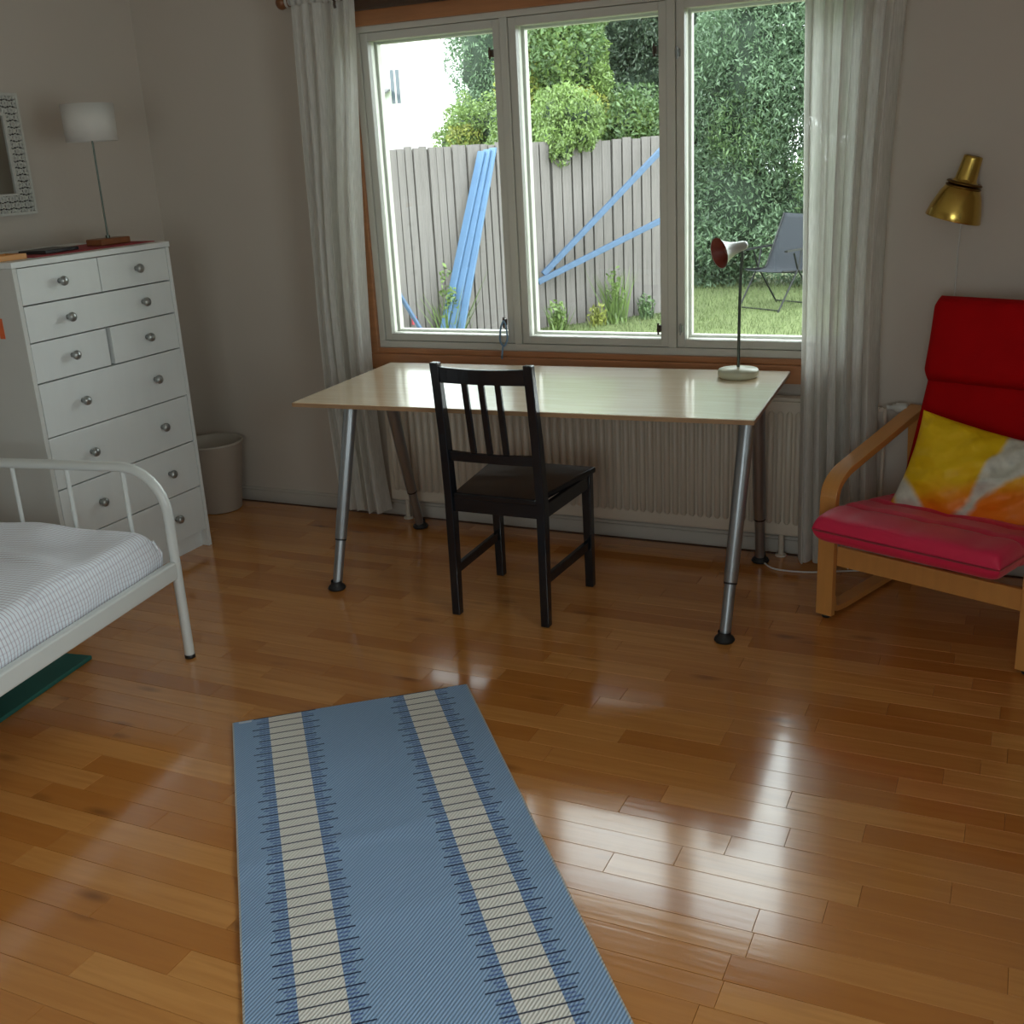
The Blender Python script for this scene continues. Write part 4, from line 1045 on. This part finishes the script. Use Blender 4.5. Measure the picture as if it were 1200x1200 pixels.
def shrub(name, lab, cat, lobes, n, ll, lw, mat, base, group=None, droop=.3, core=.50, shell=.55, extra=None, trunk_r=.06):
    root = empty(name, base, 0, lab, cat, group); B = np.array(base)
    L1 = [(l[0]-B[0], l[1]-B[1], l[2]-B[2], l[3], l[4], l[5]) for l in lobes]
    sub = list(L1); q_ = random.Random(len(lobes)*7+n)
    for l in L1:
        for _ in range(9):
            a_, c_ = q_.uniform(0, 2*PI), q_.uniform(-.9, 1); e_ = math.sqrt(1-c_*c_)*.92; f_ = q_.uniform(.22, .42)
            sub.append((l[0]+l[3]*e_*math.cos(a_), l[1]+l[4]*e_*math.sin(a_), l[2]+l[5]*c_*.92, l[3]*f_, l[4]*f_, l[5]*f_*q_.uniform(.8, 1.4)))
    V, F = leaves(sub, int(n*1.25), ll, lw, droop, shell); tri_mesh('foliage', V, F, mat, root, 'stuff')
    if extra:
        for (mat2, lob2, n2_) in extra:
            L2 = [(l[0]-B[0], l[1]-B[1], l[2]-B[2], l[3], l[4], l[5]) for l in lob2]
            V, F = leaves(L2, n2_, ll, lw, droop, shell); tri_mesh('foliage', V, F, mat2, root, 'stuff')
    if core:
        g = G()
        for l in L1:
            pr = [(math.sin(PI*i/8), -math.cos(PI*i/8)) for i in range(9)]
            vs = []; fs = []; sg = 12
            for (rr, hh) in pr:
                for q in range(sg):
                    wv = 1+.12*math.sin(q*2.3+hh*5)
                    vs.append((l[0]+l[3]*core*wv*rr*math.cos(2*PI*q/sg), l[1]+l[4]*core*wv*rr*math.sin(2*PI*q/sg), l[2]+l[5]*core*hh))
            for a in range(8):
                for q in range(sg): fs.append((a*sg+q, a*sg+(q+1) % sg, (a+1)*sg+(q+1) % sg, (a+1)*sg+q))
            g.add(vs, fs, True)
        g.build('shade_core', core_m, root)  # solid dark blobs that put shade between the leaves
    g = G()
    for l in L1[:4]:
        g.tube([(0, 0, 0), (l[0]*.4, l[1]*.4, l[2]*.5), (l[0], l[1], l[2])], [trunk_r, trunk_r*.7, trunk_r*.35], 8)
    g.build('trunk', trunk_m, root)
    return root
# tall willow-leaved hedge through the right pane
shrub('willow_shrub', 'tall blue-green willow-leaved shrub behind the garden chair', 'shrub',
      [(-3.75, 14.2, .35, .6, .6, .8), (-3.45, 14.3, .7, .75, .7, 1.1), (-2.3, 14.4, .6, .95, .8, 1.0), (-1.1, 14.4, .7, .95, .8, 1.1), (-3.35, 14.5, 2.2, .85, .8, 1.3), (-2.1, 14.5, 2.3, 1.1, .8, 1.3), (-.9, 14.6, 2.2, 1.0, .8, 1.2), (-3.0, 14.9, 3.6, 1.3, .8, 1.2), (-1.2, 15.0, 3.5, 1.2, .8, 1.1)],
      130000, .075, .022, leaf_blue, (-2.3, 14.5, GZ), None, .35, .62, .45,
      extra=[(leaf_mid, [(-3.3, 14.2, 1.6, .5, .6, .6), (-1.5, 14.1, 2.9, .6, .6, .7), (-2.3, 13.9, 1.0, .4, .4, .5), (-2.0, 13.95, 3.1, .5, .5, .6)], 9000)])
# middle pane
shrub('broadleaf_tree', 'bright green leafy tree behind the middle fence', 'tree',
      [(-5.55, 12.9, 2.35, .50, .5, .9), (-4.95, 12.6, 2.35, .45, .45, .7), (-5.3, 13.0, 3.1, .5, .5, .5), (-5.0, 12.5, 1.75, .50, .4, .45), (-4.45, 12.9, 1.75, .50, .4, .35), (-5.7, 12.9, 1.6, .5, .5, .6)],
      36000, .065, .03, leaf_light, (-5.2, 13.0, GZ), None, .1, .5, .4,
      extra=[(leaf_yellow, [(-4.75, 12.35, 1.95, .30, .3, .25), (-5.55, 12.35, 2.3, .25, .3, .6)], 1800), (leaf_mid, [(-5.0, 12.4, 2.7, .5, .4, .5), (-4.3, 12.7, 1.8, .5, .4, .4)], 4500)])
shrub('overhanging_shrub', 'light green shrub hanging over the top of the middle fence', 'shrub',
      [(-4.42, 10.95, 1.66, .25, .26, .22), (-4.30, 11.0, 1.85, .28, .28, .26), (-4.55, 11.05, 1.88, .25, .25, .25), (-4.50, 10.74, 1.62, .15, .12, .13), (-4.36, 10.72, 1.52, .14, .12, .16), (-4.18, 10.86, 1.62, .15, .12, .11)],
      8000, .05, .02, leaf_light, (-4.45, 11.30, GZ), None, .6, .5, trunk_r=.025)
shrub('dark_tree', 'dark purple-green tree behind the right part of the middle fence', 'tree',
      [(-5.6, 16.4, 3.3, 1.1, .7, 1.2), (-4.5, 16.2, 2.9, .9, .7, 1.1), (-5.2, 16.2, 2.2, .9, .7, .8), (-5.6, 16.8, 4.4, 1.5, .7, 1.0), (-4.4, 16.3, 1.6, .8, .6, .9)],
      52000, .075, .03, leaf_dark, (-5.0, 16.4, GZ), None, .2, .6, .4)
# left pane
shrub('pale_tree', 'tall pale grey-green tree beside the white house', 'tree',
      [(-8.6, 18.0, 3.0, .72, .7, 1.2), (-8.1, 17.8, 2.2, .7, .7, .9), (-7.9, 18.2, 3.7, .7, .7, .8), (-8.75, 18.2, 1.8, .5, .6, .8), (-7.3, 18.0, 3.2, .8, .7, 1.4)],
      26000, .085, .03, leaf_blue, (-8.1, 18.2, GZ), None, .2, .6, .5)
shrub('yellow_shrub', 'yellow-green bush above the left fence beside the white house', 'shrub',
      [(-6.95, 14.0, 1.80, .42, .4, .42), (-7.3, 14.1, 1.62, .32, .35, .32), (-6.6, 14.0, 1.8, .35, .35, .45), (-7.0, 14.1, 1.3, .55, .4, .5)],
      10000, .05, .026, leaf_light, (-7.0, 14.1, GZ), None, .1, .6, .4,
      extra=[(leaf_yellow, [(-6.95, 13.7, 1.74, .25, .2, .18)], 900)])
# small weeds at the foot of the fences
def weed(x, y, h, n, lab, mat):
    def smp(n): 
        a = rng.uniform(0, 2*PI, n); r = rng.random(n)*.09*(h/.3)**.5
        return np.stack([np.cos(a)*r, np.sin(a)*r, np.zeros(n)], 1)
    V, F = blades('weed', n//2, smp, h*.4, h, .022, mat)
    lv, lf = leaves([(0, 0, h*.55, .10, .08, h*.45)], n, .06, .025, .1, .9)
    o = tri_mesh('weed', np.concatenate([V, lv]), np.concatenate([F, lf+len(V)]), mat); o.location = (x, y, GZ)
    tag(o, lab, 'weed', 'weeds along the fence')
weed(-4.35, 10.42, .32, 140, 'bushy weed at the left foot of the middle fence', leaf_light)
weed(-4.05, 10.80, .24, 100, 'small weed second from the left under the middle fence', leaf_yellow)
weed(-3.93, 11.02, .62, 150, 'tall thin weed climbing the middle fence boards', leaf_light)
weed(-3.70, 11.34, .26, 110, 'low weed at the right foot of the middle fence', leaf_mid)
weed(-4.93, 9.18, .80, 150, 'thin green weed in front of the left fence', leaf_light)

# garden chair
gc = empty('garden_chair', (-2.50, 12.25, GZ), math.radians(-28), 'grey sling garden chair with black legs on the lawn', 'garden chair')
for s_ in (-.26, .26):
    G().tube(smooth_path([(s_, .42, .98), (s_, .12, .40), (s_, -.22, .42)], 5, .06), .011, 8).build('side_tube', blackmetal, gc)
    G().tube([(s_*1.06, -.30, 0), (s_*1.06, .02, .44), (s_*1.06, .06, .62)], .010, 8).build('leg', blackmetal, gc)
    G().tube([(s_*1.06, .34, 0), (s_*1.06, .0, .44), (s_*1.06, -.06, .60)], .010, 8).build('leg', blackmetal, gc)
    G().bar((s_*1.08, -.20, .63), (s_*1.08, .26, .64), .04, .02).build('armrest', dark_m, gc)
G().tube([(-.275, .34, .02), (.275, .34, .02)], .009, 8).build('cross_tube', blackmetal, gc)
G().tube([(-.275, -.29, .02), (.275, -.29, .02)], .009, 8).build('cross_tube', blackmetal, gc)
def sling(u, v):
    pts = [(.42, .98), (.27, .69), (.12, .41), (-.05, .395), (-.22, .42)]
    t = v*(len(pts)-1); i = min(int(t), len(pts)-2); q = t-i
    y = pts[i][0]*(1-q)+pts[i+1][0]*q; z = pts[i][1]*(1-q)+pts[i+1][1]*q
    return (-.25+.5*u, y-.0+.015*math.sin(u*PI), z-.012*math.sin(u*PI))
o = G().grid(sling, 12, 24).build('sling_seat', mesh_grey, gc); sd = o.modifiers.new('solid', 'SOLIDIFY'); sd.thickness = .006
